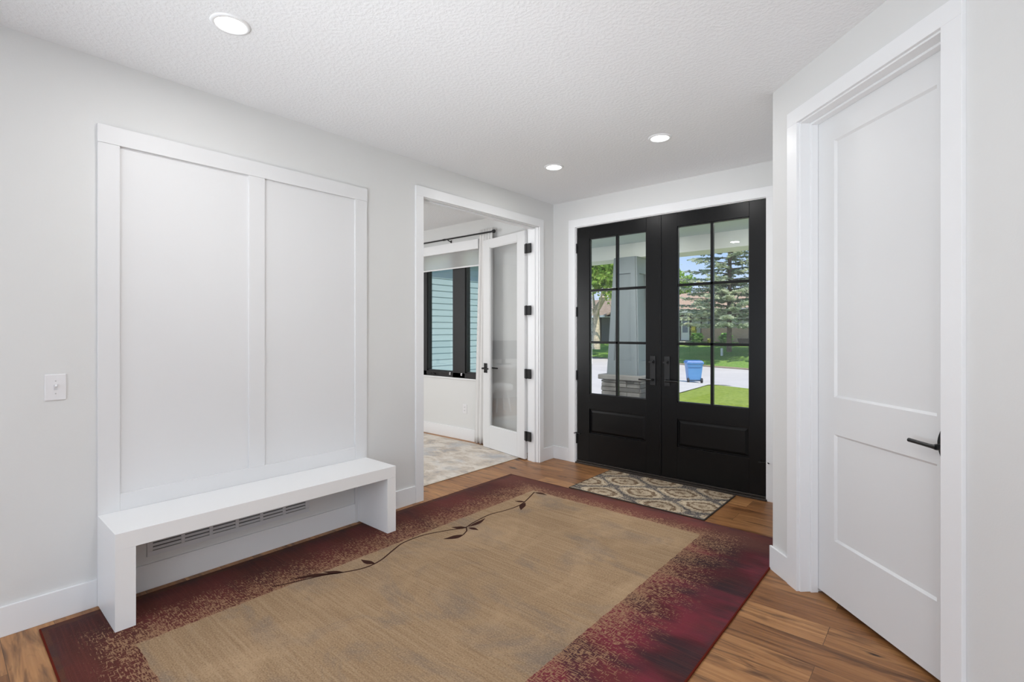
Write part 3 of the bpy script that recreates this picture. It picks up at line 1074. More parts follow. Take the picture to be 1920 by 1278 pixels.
def ribbon(mb, pts, widths, z):
    L, R_ = [], []
    for i, p in enumerate(pts):
        a = Vector(pts[max(i - 1, 0)])
        b = Vector(pts[min(i + 1, len(pts) - 1)])
        t = (b - a).normalized()
        nn = Vector((-t.y, t.x))
        L.append(Vector(p) + nn * widths[i] / 2)
        R_.append(Vector(p) - nn * widths[i] / 2)
    n = len(pts)
    vs_ = [(p.x, p.y, z + dz) for dz in (0.0, 0.0008) for p in L + R_]
    fs = []
    for i in range(n - 1):
        fs.append((2 * n + i, 2 * n + i + 1, 3 * n + i + 1, 3 * n + i))
        fs.append((i, i + 1, 2 * n + i + 1, 2 * n + i))
        fs.append((n + i, 3 * n + i, 3 * n + i + 1, n + i + 1))
    mb.add(vs_, fs)


def smooth_path(pts, sub=5):
    out = []
    P_ = [Vector(p) for p in pts]
    for i in range(len(P_) - 1):
        p0, p1, p2, p3 = P_[max(i - 1, 0)], P_[i], P_[i + 1], P_[min(i + 2, len(P_) - 1)]
        for k_ in range(sub):
            t = k_ / sub
            out.append(0.5 * ((2 * p1) + (p2 - p0) * t + (2 * p0 - 5 * p1 + 4 * p2 - p3) * t * t + (3 * p1 - p0 - 3 * p2 + p3) * t ** 3))
    out.append(P_[-1])
    return out


def leaf_shape(mb, a, b, w, bend=0.0):
    a, b = Vector(a), Vector(b)
    t = (b - a)
    nn = Vector((-t.y, t.x)).normalized()
    pts = [a + t * (i / 8) + nn * bend * math.sin(math.pi * i / 8) for i in range(9)]
    ws = [0.004, w * 0.45, w * 0.8, w, w * 0.98, w * 0.8, w * 0.55, w * 0.28, 0.002]
    ribbon(mb, pts, ws, 0.0094)


vm = MB()
vp = [Vector(p) + V0 for p in smooth_path(vine_pts)]
ribbon(vm, vp, [0.010] * len(vp), 0.0094)
ribbon(vm, [Vector(p) + V0 for p in ((-2.515, 2.44), (-2.470, 2.40), (-2.440, 2.338))], [0.009] * 3, 0.0094)
vm.build('vine_stem', M_VINE, rug)
for a_, b_, w_, q_ in (((-2.527, 1.71), (-2.637, 1.686), 0.040, 0.006), ((-2.572, 1.535), (-2.667, 1.462), 0.036, 0.006), ((-2.60, 1.49), (-2.720, 1.29), 0.034, -0.012),
                       ((-2.512, 2.441), (-2.598, 2.374), 0.042, 0.006), ((-2.440, 2.341), (-2.488, 2.205), 0.050, 0.008), ((-2.514, 2.461), (-2.535, 2.648), 0.036, -0.012),
                       ((-2.500, 2.446), (-2.417, 2.460), 0.034, 0.004), ((-2.540, 3.112), (-2.614, 3.073), 0.034, 0.004), ((-2.521, 3.095), (-2.444, 2.948), 0.046, -0.008),
                       ((-2.624, 3.345), (-2.502, 3.356), 0.036, 0.008)):
    lm = MB()
    leaf_shape(lm, Vector(a_) + V0, Vector(b_) + V0, w_, q_)
    lm.build('vine_leaf', M_VINE, rug)

# ------------------------------------------------------------------ door mat and office rug
mat = MB().box(-1.902 - 0.590, -1.902 + 0.590, 4.022 - 0.362, 4.022 + 0.362, 0.0005, 0.009).build('door_mat', M_MAT, None, 0.003, origin=(-1.902, 4.022, 0.0005))
tag(mat, 'small cream and grey damask mat at the foot of the black double doors', 'door mat')
orug = MB().box(-5.935, -3.485, 0.95, 4.335, 0.0005, 0.008).build('area_rug', M_ORUG, None, 0.003, origin=(-4.71, 2.64, 0.0005))
tag(orug, 'faded beige and grey rug on the office floor', 'rug')

# ------------------------------------------------------------------ recessed ceiling lights
def downlight(x, y, label, first=None):
    if first is None:
        r = empty('ceiling_light', (x, y, H))
        MB().lathe([(0.062, -0.0005), (0.0635, -0.007), (0.078, -0.006), (0.0815, 0.0)], 40).build('trim_ring', M_TRIM, r)
        MB().lathe([(0.0, -0.0035), (0.045, -0.0035), (0.0625, -0.0025), (0.0625, 0.0)], 40).build('lens', M_LENS, r)
        area_light('lamp', (0, 0, -0.012), (0, 0, -1), 0.12, 0.12, LAMP_W, (1.0, 0.99, 0.985), 'DISK', r)
    else:
        r = copy_tree(first)
        r.location = (x, y, H)
    return tag(r, label, 'ceiling light', 'recessed ceiling lights')


def set_lamp(r, watts):
    for c in r.children:
        if c.type == 'LIGHT':
            c.data.energy = watts


L0 = downlight(-2.417, 0.883, 'lit recessed ceiling light above the bench')
downlight(-1.528, 3.388, 'lit recessed ceiling light before the door leaf with the blue bin', L0)
downlight(-2.472, 3.414, 'lit recessed ceiling light nearest the office opening', L0)
downlight(-1.528, 0.883, 'lit recessed ceiling light over the middle of the rug', L0)
LV = downlight(0.9, -1.6, 'lit recessed ceiling light in the living space behind the viewer')
set_lamp(LV, LIVING_W)  # extra lights, unseen, added to brighten the entry from behind
for x, y in ((0.4, -0.5), (2.1, -0.5), (0.9, -2.8), (2.4, -2.4)):
    downlight(x, y, 'lit recessed ceiling light in the living space behind the viewer', LV)
# ceiling lights added out of view to brighten the office
LO = downlight(-5.6, 2.2, 'lit recessed ceiling light in the office')
set_lamp(LO, 8.5)
downlight(-4.4, 3.0, 'lit recessed ceiling light in the office', LO)
# soffit lamps added out of view to brighten porch and beam
for x in (-3.1, -1.2):
    pl = downlight(x, 5.15, 'lit recessed light in the porch ceiling')
    pl.location.z = 2.59
    pl['group'] = 'porch lights'
    set_lamp(pl, 20.0)

# unseen uplight added behind the viewer to brighten the entry ceiling
ul = empty('uplighter', (-1.15, -1.5, 0.012))
MB().lathe([(0.0, 0.0), (0.16, 0.0), (0.16, 0.02), (0.03, 0.03), (0.03, 0.12)], 28).build('base', M_BLACK, ul)
MB().lathe([(0.03, 0.12), (0.15, 0.16), (0.22, 0.34), (0.225, 0.34), (0.16, 0.15), (0.03, 0.10)], 32).build('bowl', M_BLACK, ul)
area_light('lamp', (0, 0, 0.345), (-0.4, 3.2, 1.9), 0.4, 0.4, UPLIGHT_W, (0.92, 0.97, 1.0), 'DISK', ul, 70)
tag(ul, 'black floor uplighter on the carpet behind the viewer', 'lamp')

# ------------------------------------------------------------------ office window, shade, curtain, rod
wr = empty('window_1', (0, 0, 0))
f = MB()
fy0, fy1 = YB + 0.004, YB + 0.085
f.box(WX0, WX1, fy0, fy1, WZ0, WZ0 + 0.065)
f.box(WX0, WX1, fy0, fy1, WZ1 - 0.06, WZ1)
f.box(WX0, WX0 + 0.115, fy0, fy1, WZ0, WZ1)
f.box(-4.825, -4.600, fy0, fy1, WZ0, WZ1)
f.box(WX1 - 0.06, WX1, fy0, fy1, WZ0, WZ1)
f.build('window_frame', M_WFRAME, wr, 0.003)
f = MB()
for a, b in ((WX0 + 0.115, -4.825), (-4.600, WX1 - 0.06)):
    f.box(a, a + 0.016, fy0 + 0.02, fy1, WZ0 + 0.065, WZ1 - 0.06).box(b - 0.016, b, fy0 + 0.02, fy1, WZ0 + 0.065, WZ1 - 0.06)
    f.box(a, b, fy0 + 0.02, fy1, WZ0 + 0.065, WZ0 + 0.08)
    MB().box(a, b, YB + 0.05, YB + 0.055, WZ0 + 0.065, WZ1 - 0.06).build('glass_pane', M_WGLASS, wr)
f.build('sash', M_WFRAME, wr)
for x in (-4.87, -4.655):
    q = MB()
    q.tube([(x, YB - 0.002, WZ0 + 0.035), (x + 0.012, YB - 0.012, WZ0 + 0.062)], [0.011, 0.010], 10)
    q.build('sash_latch', M_PLASTIC, wr)
q = MB()
q.box(-5.27, -5.16, YB - 0.012, YB + 0.004, WZ0 + 0.02, WZ0 + 0.04)
q.tube([(-5.21, YB - 0.012, WZ0 + 0.04), (-5.14, YB - 0.03, WZ0 + 0.03)], 0.007, 8)
q.build('crank_handle', M_BLACK, wr)
struct(wr, 'black framed office window looking out at grey siding', 'window')
struct(MB().box(WX0 - 0.02, WX1, YB - 0.012, YB + 0.004, WZ0 - 0.016, WZ0 - 0.001).build('trim_5', M_TRIM, None, 0.002), 'thin white sill edge below the office window', 'window sill')

sh = empty('roller_shade', (-4.76, YB, 2.38))
MB().box(-0.72, 0.46, -0.062, -0.001, 0.0, 0.12).build('cassette', M_TRIM, sh, 0.004)
MB().box(-0.70, 0.455, -0.0265, -0.0255, -0.195, 0.0).build('shade_fabric', M_SHADE, sh)
MB().box(-0.70, 0.455, -0.030, -0.022, -0.208, -0.192).build('hem_bar', M_WHITELAM, sh, 0.002)
tag(sh, 'white roller shade drawn up at the top of the office window', 'shade')

rd = empty('curtain_rod', (-4.9, YB - 0.075, 2.552))
MB().tube([(-1.2, 0, 0), (0.85, 0, 0)], 0.0095, 14).build('rod', M_BLACK, rd)
MB().tube([(0.85, 0, 0), (0.855, 0, 0), (0.862, 0, 0), (0.885, 0, 0), (0.89, 0, 0)], [0.010, 0.018, 0.020, 0.020, 0.014], 14).build('finial', M_BLACK, rd)
q = MB()
q.tube([(0.055, 0, -0.002), (0.055, 0.075, -0.030)], 0.006, 8)
q.box(0.045, 0.065, 0.069, 0.0745, -0.045, -0.005)
q.tube([(-0.02, 0, 0), (0.02, 0, 0)], 0.013, 12)
q.build('bracket', M_BLACK, rd)
tag(rd, 'thin black curtain rod above the office window', 'curtain rod')


def curtain(name, x0, x1, yc, z0, z1, folds, amp, label, taper=0.0):
    """pleated hanging cloth along x"""
    nx, nzz = folds * 10, 26
    b = MB()
    vs_, fs = [], []
    for j in range(nzz + 1):
        tz = j / nzz
        z = z1 + (z0 - z1) * tz
        for i in range(nx + 1):
            tx = i / nx
            a = amp * (0.35 + 0.65 * min(1, tz * 4)) * (0.75 + 0.5 * noise.noise(Vector((tx * 5, 3, 1))))
            ph = folds * 2 * math.pi * tx + 0.7 * noise.noise(Vector((tx * 3, tz * 1.6, 5)))
            y = yc + a * math.sin(ph)
            xx = x0 + (x1 - x0) * (tx + 0.10 * math.sin(ph * 1.0 + 1.5) / folds) - taper * (1 - tx) * tz
            if tz > 0.97:
                y += 0.004 * math.sin(ph * 2)
            vs_.append((xx, y, z))
    for j in range(nzz):
        for i in range(nx):
            a0 = j * (nx + 1) + i
            fs.append((a0, a0 + 1, a0 + nx + 2, a0 + nx + 1))
    b.add(vs_, fs, True)
    o = b.build(name, M_FABRIC, None)
    sd = o.modifiers.new('cloth', 'SOLIDIFY')
    sd.thickness = 0.002
    tag(o, label, 'curtain')
    return o


curtain('curtain', -4.285, -4.065, 4.372, 0.010, 2.60, 5, 0.020, 'white curtain panel hanging from the black rod behind the french door', 0.085)

# furniture of the office, seen only as a reflection in the french door pane
dk = empty('desk', (-7.45, 2.45, 0))
MB().box(-0.36, 0.36, -0.85, 0.85, 0.69, 0.73).build('desk_top', M_WHITELAM, dk, 0.003)
for yy in (-0.82, 0.79):
    MB().box(-0.34, 0.34, yy, yy + 0.03, 0, 0.69).build('side_panel', M_WHITELAM, dk, 0.002)
tag(dk, 'white desk reflected in the french door pane', 'desk')
mo = empty('monitor', (-7.50, 2.45, 0.73))
MB().box(-0.02, 0.02, -0.30, 0.30, 0.10, 0.46).build('screen', M_SCREEN, mo, 0.004)
MB().box(-0.03, 0.0, -0.03, 0.03, 0.01, 0.2).build('neck', M_BLACK, mo)
MB().box(-0.10, 0.08, -0.12, 0.12, 0.0, 0.012).build('foot', M_BLACK, mo, 0.003)
tag(mo, 'dark grey monitor on the white desk', 'monitor')


def stool(x, y, label, first=None):
    if first is None:
        r = empty('stool', (x, y, 0))
        MB().lathe([(0, 0.36), (0.19, 0.36), (0.215, 0.38), (0.22, 0.42), (0.21, 0.455), (0.18, 0.47), (0, 0.472)], 28).build('seat', M_FABRIC, r)
        for i in range(4):
            a = math.pi / 4 + i * math.pi / 2
            MB().tube([(0.13 * math.cos(a), 0.13 * math.sin(a), 0.36), (0.19 * math.cos(a), 0.19 * math.sin(a), 0.0)], [0.014, 0.010], 10).build('leg', M_WHITELAM, r)
    else:
        r = copy_tree(first)
        r.location = (x, y, 0)
    return tag(r, label, 'stool')


st0 = stool(-6.45, 3.02, 'round white stool reflected lower in the french door pane')
stool(-6.16, 3.50, 'round white stool reflected at the hinge side of the french door pane', st0)

# ------------------------------------------------------------------ outside: ground
EV = Vector((0.93, -0.368, 0)).normalized()      # along the street
QV = Vector((0.368, 0.93, 0)).normalized()       # away from the house


def gz(q):
    pts = [(-50, -0.17), (6.2, -0.17), (17.6, -0.90), (26.0, -0.90), (35.5, 0.46), (60, 0.9), (140, 1.2)]
    for (a, za), (b, zb) in zip(pts, pts[1:]):
        if q <= b:
            return za + (zb - za) * (q - a) / (b - a)
    return pts[-1][1]


def strip(name, qs, s0, s1, mat, dz, label, cat, ns=1, jitter=0.0):
    b = MB()
    vs_, fs = [], []
    for q in qs:
        for i in range(ns + 1):
            s_ = s0 + (s1 - s0) * i / ns
            p = EV * s_ + QV * (q + jitter * noise.noise(Vector((s_ * 0.7, q, 0))))
            vs_.append((p.x, p.y, gz(q) + dz))
    for j in range(len(qs) - 1):
        for i in range(ns):
            a = j * (ns + 1) + i
            fs.append((a, a + 1, a + ns + 2, a + ns + 1))
    b.add(vs_, fs, True)
    o = b.build(name, mat, None)
    return struct(o, label, cat)


strip('lawn', [4.0, 6.2, 9, 12, 15, 17.6], -40, 60, M_GRASS, 0.0, 'bright mown grass beside the driveway in front of the house', 'lawn', 30)
strip('street', [17.55, 21.8, 26.1], -90, 90, M_STREET, 0.012, 'pale concrete street beyond the front lawn', 'street')
strip('kerb', [25.7, 26.0, 26.25], -90, 90, M_CURB, 0.05, 'brown kerb line at the far edge of the street', 'kerb')
strip('lawn', [26.2, 28, 31, 34, 35.5, 45, 60, 140], -150, 150, M_GRASSF, 0.02, 'shaded lawn rising beyond the street', 'lawn', 40)
# driveway
b = MB()
vs_, fs = [], []
for q, xr in ((4.7, -5.2), (8.5, -5.4), (11.3, -6.0), (14.4, -6.75), (16.6, -7.3), (17.3, -7.25), (17.75, -6.6)):
    for xx in (xr, -12.0, -22.0):
        vs_.append((xx, (q - QV.x * xx) / QV.y, gz(q) + 0.03))
for i in range(6):
    for k in range(2):
        fs.append((3 * i + k, 3 * i + k + 1, 3 * i + k + 4, 3 * i + k + 3))
b.add(vs_, fs)
struct(b.build('driveway', M_CONCRETE), 'pale concrete driveway running down to the street', 'driveway')
# porch slab
struct(MB().box(-4.3, 1.6, YE, 6.95, -0.20, -0.03).build('porch_floor', M_CONCRETE), 'concrete porch floor outside the front doors', 'porch floor')
# porch roof: soffit and front beam, roof above it
PZ = 2.59
struct(MB().box(-4.45, 0.5, YE, 6.90, PZ, PZ + 0.06).build('porch_ceiling', M_SOFFIT), 'grey green porch ceiling seen through the top panes', 'porch ceiling')
struct(MB().box(-4.40, 0.5, 6.36, 6.74, 2.39, PZ).build('porch_beam', M_BEAM), 'pale beam along the outer edge of the porch', 'beam')
b = MB()
Mx = Matrix(((0, 0, 1, 0), (1, 0, 0, 0), (0, 1, 0, 0), (0, 0, 0, 1)))
b.prism([(7.35, 2.66), (7.35, 2.78), (0.4, 5.2), (-4.6, 3.2), (-4.6, 2.96), (4.5, 2.96), (6.9, 2.66)], -4.6, 0.6, Mx)
b.prism([(4.75, 2.66), (4.75, 2.80), (0.4, 4.6), (-4.6, 3.2), (-4.6, 2.96), (4.5, 2.96)], 0.6, 5.5, Mx)
b.prism([(4.75, 2.66), (4.75, 2.80), (0.4, 4.6), (-4.6, 3.2), (-4.6, 2.96), (4.5, 2.96)], -12.4, -4.6, Mx)
b.box(-11.9, -6.28, 4.76, 9.1, 2.62, 2.80)
struct(b.build('roof', M_ROOF2), 'roof of the house over the entry and porch', 'roof')
# garage wing with lap siding
b = MB()
nb = 27
for i in range(nb):
    z0, z1 = -0.15 + i * 0.105, -0.15 + (i + 1) * 0.105
    b.add([(-6.44, YE, z0), (-6.44, 8.6, z0), (-6.449, 8.6, z1), (-6.449, YE, z1)], [(0, 1, 2, 3)])
    b.add([(-6.44, YE, z0), (-6.44, 8.6, z0), (-6.449, 8.6, z0), (-6.449, YE, z0)], [(0, 1, 2, 3)])
b.box(-11.5, -6.452, 4.6, 8.6, -0.2, 2.7)
struct(b.build('wall_garage', M_SIDING), 'pale blue grey lap siding of the garage wing outside the office window', 'siding')

# stone based tapered porch column
pc = empty('porch_column', (-3.33, 6.42, -0.03))
S = Matrix.Identity(4)
bz = 0.775 + 0.03
random.seed(11)
z = 0.0
rows = []
while z < bz - 0.085:
    h_ = random.choice((0.042, 0.055, 0.062, 0.075))
    h_ = min(h_, bz - 0.07 - z)
    rows.append((z, h_))
    z += h_
half = 0.285
mA, mB_ = MB(), MB()
for z, h_ in rows:
    for face in range(4):
        x = -half
        R4 = Matrix.Rotation(face * math.pi / 2, 4, 'Z')
        while x < half - 0.01:
            w_ = min(random.choice((0.11, 0.16, 0.22, 0.28)), half - x)
            if half - x - w_ < 0.06:
                w_ = half - x
            dp = random.uniform(0.0, 0.022)
            (mA if random.random() < 0.6 else mB_).box(x, x + w_ - 0.004, -half - dp, -half + 0.05, z, z + h_ - 0.005, R4)
            x += w_
mA.box(-half + 0.04, half - 0.04, -half + 0.04, half - 0.04, 0, bz - 0.06)
mA.build('stone_base', M_STONE, pc, 0.006)
mB_.build('stone_base', M_STONE2, pc, 0.006)
MB().box(-half - 0.045, half + 0.045, -half - 0.045, half + 0.045, bz - 0.065, bz).build('stone_cap', M_STONECAP, pc, 0.012)
zt = 2.39 + 0.03
hb_, ht_ = 0.220, 0.150
sf = MB()
sf.frustum((-hb_, hb_, -hb_, hb_), (-ht_, ht_, -ht_, ht_), bz, zt)
sf.build('tapered_shaft', M_COLUMN, pc, 0.004)
# raised border boards on every face of the shaft
for face in range(4):
    R4 = Matrix.Rotation(face * math.pi / 2, 4, 'Z')

    def fp(u, t, out=0.0):
        hw = hb_ + (ht_ - hb_) * t
        return R4 @ Vector((u * hw, -hw - out, bz + (zt - bz) * t))
    bb = MB()
    for (u0, u1, t0, t1) in ((-1.03, -0.62, 0, 1), (0.62, 1.03, 0, 1), (-0.62, 0.62, 0.86, 1), (-0.62, 0.62, 0, 0.12)):
        q = [fp(u0, t0, 0.024), fp(u1, t0, 0.024), fp(u1, t1, 0.024), fp(u0, t1, 0.024), fp(u0, t0), fp(u1, t0), fp(u1, t1), fp(u0, t1)]
        bb.add(q, [(0, 1, 2, 3), (0, 4, 5, 1), (1, 5, 6, 2), (2, 6, 7, 3), (3, 7, 4, 0)])
    bb.build('face_board', M_COLUMN, pc)
tag(pc, 'tapered grey porch column on a ledge stone base', 'porch column')

# ------------------------------------------------------------------ blue bin by the street
bn = empty('recycling_bin', (-8.214, 21.62, gz(-8.214 * QV.x + 21.62 * QV.y) + 0.035), math.radians(32))
MB().frustum((-0.25, 0.25, -0.24, 0.26), (-0.33, 0.33, -0.33, 0.33), 0.06, 0.86).build('body', M_BIN, bn, 0.03)
MB().box(-0.35, 0.35, -0.35, 0.35, 0.80, 0.86).build('rim', M_BIN, bn, 0.012)
ld = MB()
ld.frustum((-0.37, 0.37, -0.36, 0.38), (-0.30, 0.30, -0.30, 0.32), 0.86, 0.94)
ld.build('lid', M_BINLID, bn, 0.015)
hd = MB().tube([(-0.30, -0.36, 0.84), (-0.28, -0.42, 0.86), (0.28, -0.42, 0.86), (0.30, -0.36, 0.84)], 0.016, 8).build('handle', M_BINLID, bn)
for sx in (-1, 1):
    MB().tube([(sx * 0.24, -0.27, 0.10), (sx * 0.31, -0.27, 0.10)], 0.105, 18).build('wheel', M_RUBBER, bn)
MB().tube([(-0.26, -0.27, 0.10), (0.26, -0.27, 0.10)], 0.016, 8).build('axle', M_RUBBER, bn)
tag(bn, 'blue wheeled recycling bin standing on the driveway end', 'bin')

# ------------------------------------------------------------------ houses over the street
HR = math.atan2(EV.y, EV.x)


def house(loc, name, label, x0, x1, dep, wall_h, roof_h, mats, roof_mat):
    r = empty(name, loc, HR)
    MB().box(x0, x1, 0, dep, -0.3, wall_h).build('wall', mats[0], r)
    ov = 0.6
    b = MB()
    ym = dep / 2
    for y0, zz0, y1, zz1 in ((-ov - 0.5, wall_h - 0.05, ym, wall_h + roof_h), (dep + ov, wall_h - 0.05, ym, wall_h + roof_h)):
        b.add([(x0 - ov, y0, zz0), (x1 + ov, y0, zz0), (x1 + ov, y1, zz1), (x0 - ov, y1, zz1),
               (x0 - ov, y0, zz0 - 0.14), (x1 + ov, y0, zz0 - 0.14), (x1 + ov, y1, zz1 - 0.14), (x0 - ov, y1, zz1 - 0.14)],
              [(0, 1, 2, 3), (7, 6, 5, 4), (0, 4, 5, 1), (1, 5, 6, 2), (2, 6, 7, 3), (3, 7, 4, 0)])
    b.build('roof', roof_mat, r)
    MB().box(x0 - ov, x1 + ov, -ov - 0.62, -ov - 0.48, wall_h - 0.24, wall_h - 0.04).build('gutter', M_HWHITE, r)
    MB().box(x0 - ov, x1 + ov, -ov - 0.5, 0.0, wall_h - 0.22, wall_h - 0.18).build('eave_soffit', M_HWHITE, r)
    tag(r, label, 'house', 'houses across the street')
    return r


h1 = house((-17.87, 45.29, 0.50), 'house', 'low house with tan shingle roof and brick base behind the blue spruce', -4.0, 22.0, 8.5, 2.75, 2.0, [M_HWALL], M_ROOF)
MB().box(1.75, 22.03, -0.10, 0.0, -0.4, 1.15).build('brick_base', M_BRICK, h1)
MB().box(-4.03, -1.0, -0.10, 0.0, -0.4, 1.0).build('brick_base', M_BRICK, h1)
dr_ = MB().box(-0.72, 0.62, -0.08, 0.0, 0.0, 2.35).build('door_frame', M_HDARK, h1)
sd = MB().box(-0.54, 0.44, -0.11, -0.05, 0.05, 2.22).build('storm_door', M_HWHITE, h1)
MB().box(-0.36, 0.26, -0.125, -0.11, 0.75, 2.05).build('pane', M_HGLASS, sd)
wf = MB().box(2.35, 3.15, -0.06, 0.0, 1.0, 2.55).build('window_frame', M_HWHITE, h1)
MB().box(2.48, 3.02, -0.08, -0.05, 1.12, 2.42).build('pane', M_HGLASS, wf)
MB().tube([(1.55, -1.0, 2.45), (1.75, -0.2, 2.2), (1.75, -0.08, 2.1), (1.75, -0.08, 0.0)], 0.05, 8).build('downspout', M_HDARK, h1)
MB().box(-0.9, 0.8, -1.2, -0.08, -0.35, -0.02).build('door_step', M_CONCRETE, h1)

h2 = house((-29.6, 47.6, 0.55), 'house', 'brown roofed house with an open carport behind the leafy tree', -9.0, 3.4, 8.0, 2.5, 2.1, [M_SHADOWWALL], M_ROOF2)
for xx in (-4.0, -1.4, 1.2, 3.0):
    MB().box(xx, xx + 0.16, -1.0, -0.85, -0.3, 2.4).build('post', M_HDARK, h2)
MB().box(-3.2, -1.9, -0.06, 0.0, 0.0, 2.0).build('door_panel', M_HGLASS, h2)
MB().box(0.0, 0.5, -0.06, 0.0, 0.8, 2.2).build('window_frame', M_HWHITE, h2)


# ------------------------------------------------------------------ trees and shrubs
def rnd_dir(rng):
    z = rng.uniform(-1, 1)
    a = rng.uniform(0, 2 * math.pi)
    r_ = math.sqrt(1 - z * z)
    return Vector((r_ * math.cos(a), r_ * math.sin(a), z))


def leaf_card(b, p, n, size, rng, stretch=1.6):
    t = n.cross(rnd_dir(rng))
    if t.length < 1e-3:
        t = Vector((1, 0, 0))
    t.normalize()
    u = n.cross(t).normalized()
    L, W = size * stretch / 2, size / 2
    b.add([p - t * L, p + u * W, p + t * L, p - u * W], [(0, 1, 2, 3)])


def grow(wood, tips, p, d, length, rad, depth, rng, droop=0.0, spread=0.6, kids=3):
    pts, rads = [p.copy()], [rad]
    q = p.copy()
    n = 4
    for i in range(n):
        d = (d + rnd_dir(rng) * 0.13 + Vector((0, 0, -droop))).normalized()
        q = q + d * (length / n)
        pts.append(q.copy())
        rads.append(rad * (1 - 0.5 * (i + 1) / n))
        if depth <= 1:
            tips.append(q.copy())
    wood.tube(pts, rads, 6 if depth > 1 else 4, caps=False)
    if depth == 0:
        return
    for k_ in range(kids + (1 if depth > 2 else 0)):
        a = rnd_dir(rng)
        nd = (d * (1.0 - spread * 0.4) + a * spread + Vector((0, 0, 0.12))).normalized()
        start = pts[rng.choice((2, 3, 4, 4))]
        grow(wood, tips, start, nd, length * rng.uniform(0.58, 0.8), rad * 0.5, depth - 1, rng, droop, spread, kids)


def broadleaf(loc, height, trunk_r, seed, label, leaf_mat, bark, leaves_per_tip=10, size=0.16, puff=0.5, depth=3, name='tree', lean=(0, 0)):
    rng = random.Random(seed)
    r = empty(name, loc)
    wood, tips = MB(), []
    th_ = height * 0.33
    p = Vector((0, 0, -0.2))
    pts = [p, Vector((0.03, 0.02, th_ * 0.5)), Vector((lean[0] * 0.4, lean[1] * 0.4, th_))]
    wood.tube(pts, [trunk_r * 1.2, trunk_r, trunk_r * 0.85], 12, caps=False)
    for k_ in range(5):
        a = 2 * math.pi * k_ / 5 + rng.uniform(-0.4, 0.4)
        up = rng.uniform(0.7, 1.6)
        d = Vector((math.cos(a) + lean[0] * 0.3, math.sin(a) + lean[1] * 0.3, up)).normalized()
        grow(wood, tips, pts[-1] - Vector((0, 0, rng.uniform(0, th_ * 0.25))), d, height * 0.30, trunk_r * 0.55, depth, rng, 0.0, 0.75, 3)
    wood.build('trunk', bark, r)
    fol = MB()
    for t in tips:
        for k_ in range(leaves_per_tip):
            pp = t + rnd_dir(rng) * puff * rng.random() ** 0.5
            leaf_card(fol, pp, (rnd_dir(rng) + Vector((0, 0, 0.6))).normalized(), size * rng.uniform(0.7, 1.3), rng)
    if leaves_per_tip:
        fol.build('foliage', leaf_mat, r)
    tag(r, label, 'tree')
    return r


def spruce(loc, height, radius, seed, label):
    rng = random.Random(seed)
    r = empty('spruce_tree', loc)
    wood, fol = MB(), MB()
    wood.tube([(0, 0, -0.3), (0.05, 0, height * 0.5), (0, 0.05, height)], [0.17, 0.11, 0.02], 10, caps=False)
    z = 1.45
    while z < height - 0.3:
        f_ = 1 - z / height
        nbr = rng.randint(6, 8) if z < 4.6 else rng.randint(4, 5)
        a0 = rng.uniform(0, 6.28)
        for k_ in range(nbr):
            a = a0 + 2 * math.pi * k_ / nbr + rng.uniform(-0.35, 0.35)
            L = radius * (f_ ** 0.75) * rng.uniform(0.65, 1.15)
            d = Vector((math.cos(a), math.sin(a), 0))
            side = Vector((-d.y, d.x, 0))
            pts, rads = [], []
            n = 7
            for i in range(n + 1):
                t = i / n
                dz = 0.18 * L * math.sin(t * 2.2) - 0.30 * L * t + 0.22 * L * t ** 3
                pts.append(Vector((0, 0, z)) + d * (L * t) + side * 0.12 * math.sin(3 * t + k_) + Vector((0, 0, dz)))
                rads.append(0.045 * (1 - t) + 0.006)
            wood.tube(pts, rads, 5, caps=False)
            for i in range(2, n + 1):
                t = i / n
                for m_ in range(8 if z < 4.6 else 6):
                    sgn = -1 if m_ % 2 else 1
                    ll = (0.25 + 0.65 * (1 - abs(t - 0.55))) * 0.36 * L ** 0.5 * rng.uniform(0.6, 1.2)
                    q0 = pts[i] + (pts[i - 1] - pts[i]) * rng.random()
                    td = (side * sgn + d * rng.uniform(0.3, 0.9) + Vector((0, 0, rng.uniform(-0.55, 0.1)))).normalized()
                    for w_ in range(6):
                        pp = q0 + td * ll * (w_ + rng.random()) / 6
                        leaf_card(fol, pp, (Vector((0, 0, 1)) + rnd_dir(rng) * 0.7).normalized(), rng.uniform(0.08, 0.15), rng, 2.2)
        z += rng.uniform(0.28, 0.42)
    wood.build('trunk', M_DARKBARK, r)
    fol.build('foliage', M_LEAF_SPRUCE, r)
    tag(r, label, 'tree')
    return r


spruce((-11.25, 36.1, 0.25), 15.0, 4.3, 5, 'blue green spruce in front of the house with the brick base')
broadleaf((-23.35, 38.6, -0.02), 11.0, 0.30, 21, 'pale barked leafy tree on the lawn before the carport house', M_LEAF_SPRING, M_BARK, 13, 0.24, 0.8, 3)
broadleaf((-27.5, 62.0, 0.9), 9.2, 0.3, 33, 'green treetop showing over the tan shingle roof', M_LEAF_SPRING, M_DARKBARK, 8, 0.32, 0.8, 3)
broadleaf((-38.0, 72.0, 0.9), 12.5, 0.16, 44, 'sparse bare tree rising behind the tan shingle roof', M_LEAF_SPRING, M_DARKBARK, 0, 0.2, 0.5, 3)


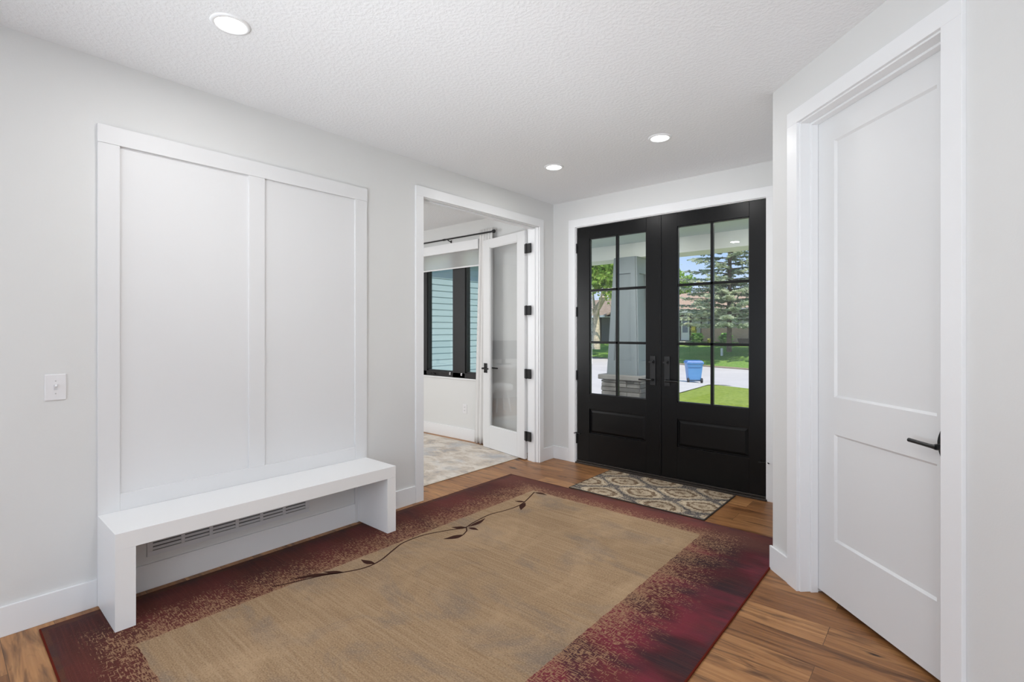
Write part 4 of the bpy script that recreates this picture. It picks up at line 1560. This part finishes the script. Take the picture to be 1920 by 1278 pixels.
def hosta(loc, rad, h_, seed, mat, label, name='hosta', cat='plant', n=90):
    rng = random.Random(seed)
    b = MB()
    for i in range(n):
        a = rng.uniform(0, 6.283)
        el = rng.uniform(0.15, 1.35)
        L = rad * rng.uniform(0.6, 1.1) * (0.6 + 0.4 * math.cos(el))
        d = Vector((math.cos(a), math.sin(a), 0))
        s_ = Vector((-d.y, d.x, 0))
        W = rad * rng.uniform(0.13, 0.22)
        pts = []
        for j in range(5):
            t = j / 4
            rr = L * (t ** 0.9) * math.cos(el * 0.6)
            zz = h_ * math.sin(el) * (math.sin(t * 1.9)) * 1.05
            w_ = W * math.sin(math.pi * min(1, 0.12 + 0.88 * t)) ** 0.8 if t < 1 else 0.002
            pts += [d * rr + s_ * w_ + Vector((0, 0, zz + 0.015)), d * rr - s_ * w_ + Vector((0, 0, zz + 0.015))]
        b.add(pts, [(2 * j, 2 * j + 1, 2 * j + 3, 2 * j + 2) for j in range(4)], True)
    o = b.build(name, mat, None, M=Matrix.Translation(loc))
    tag(o, label, cat)
    return o


hg = lambda x, y: gz(x * QV.x + y * QV.y)
hosta((-15.9, 42.55, hg(-15.9, 42.55)), 1.0, 1.0, 3, M_LEAF_HOSTA, 'broad leafy green hosta nearest the house door')
hosta((-13.2, 41.6, hg(-13.2, 41.6)), 0.95, 1.0, 4, M_LEAF_HOSTA, 'broad leafy green hosta beneath the spruce')
hosta((-14.55, 42.0, hg(-14.55, 42.0)), 0.55, 0.55, 5, M_LEAF_YEL, 'small yellow green plant between the two hostas')
hosta((-10.3, 41.0, hg(-10.3, 41.0)), 0.8, 0.7, 6, M_LEAF_YEL, 'yellow green plant at the brick base past the dark planter')
hosta((-16.6, 43.7, hg(-16.6, 43.7)), 0.45, 1.75, 7, M_LEAF_YEL, 'tall yellow green shrub beside the house door', 'shrub', 'shrub', 120)
pb = MB().frustum((-0.40, 0.40, -0.3, 0.3), (-0.55, 0.55, -0.38, 0.38), 0, 0.55).build('planter', M_HDARK, None, 0.02, M=Matrix.Translation((-11.6, 41.3, hg(-11.6, 41.3))))
tag(pb, 'dark flared planter on the bed below the brick base', 'planter')
mk = MB().box(-0.07, 0.07, -0.07, 0.07, -0.1, 0.55).build('marker_post', M_HWHITE, None, 0.02, M=Matrix.Translation((-11.9, 36.6, hg(-11.9, 36.6))))
tag(mk, 'short white post on the shaded lawn', 'post')
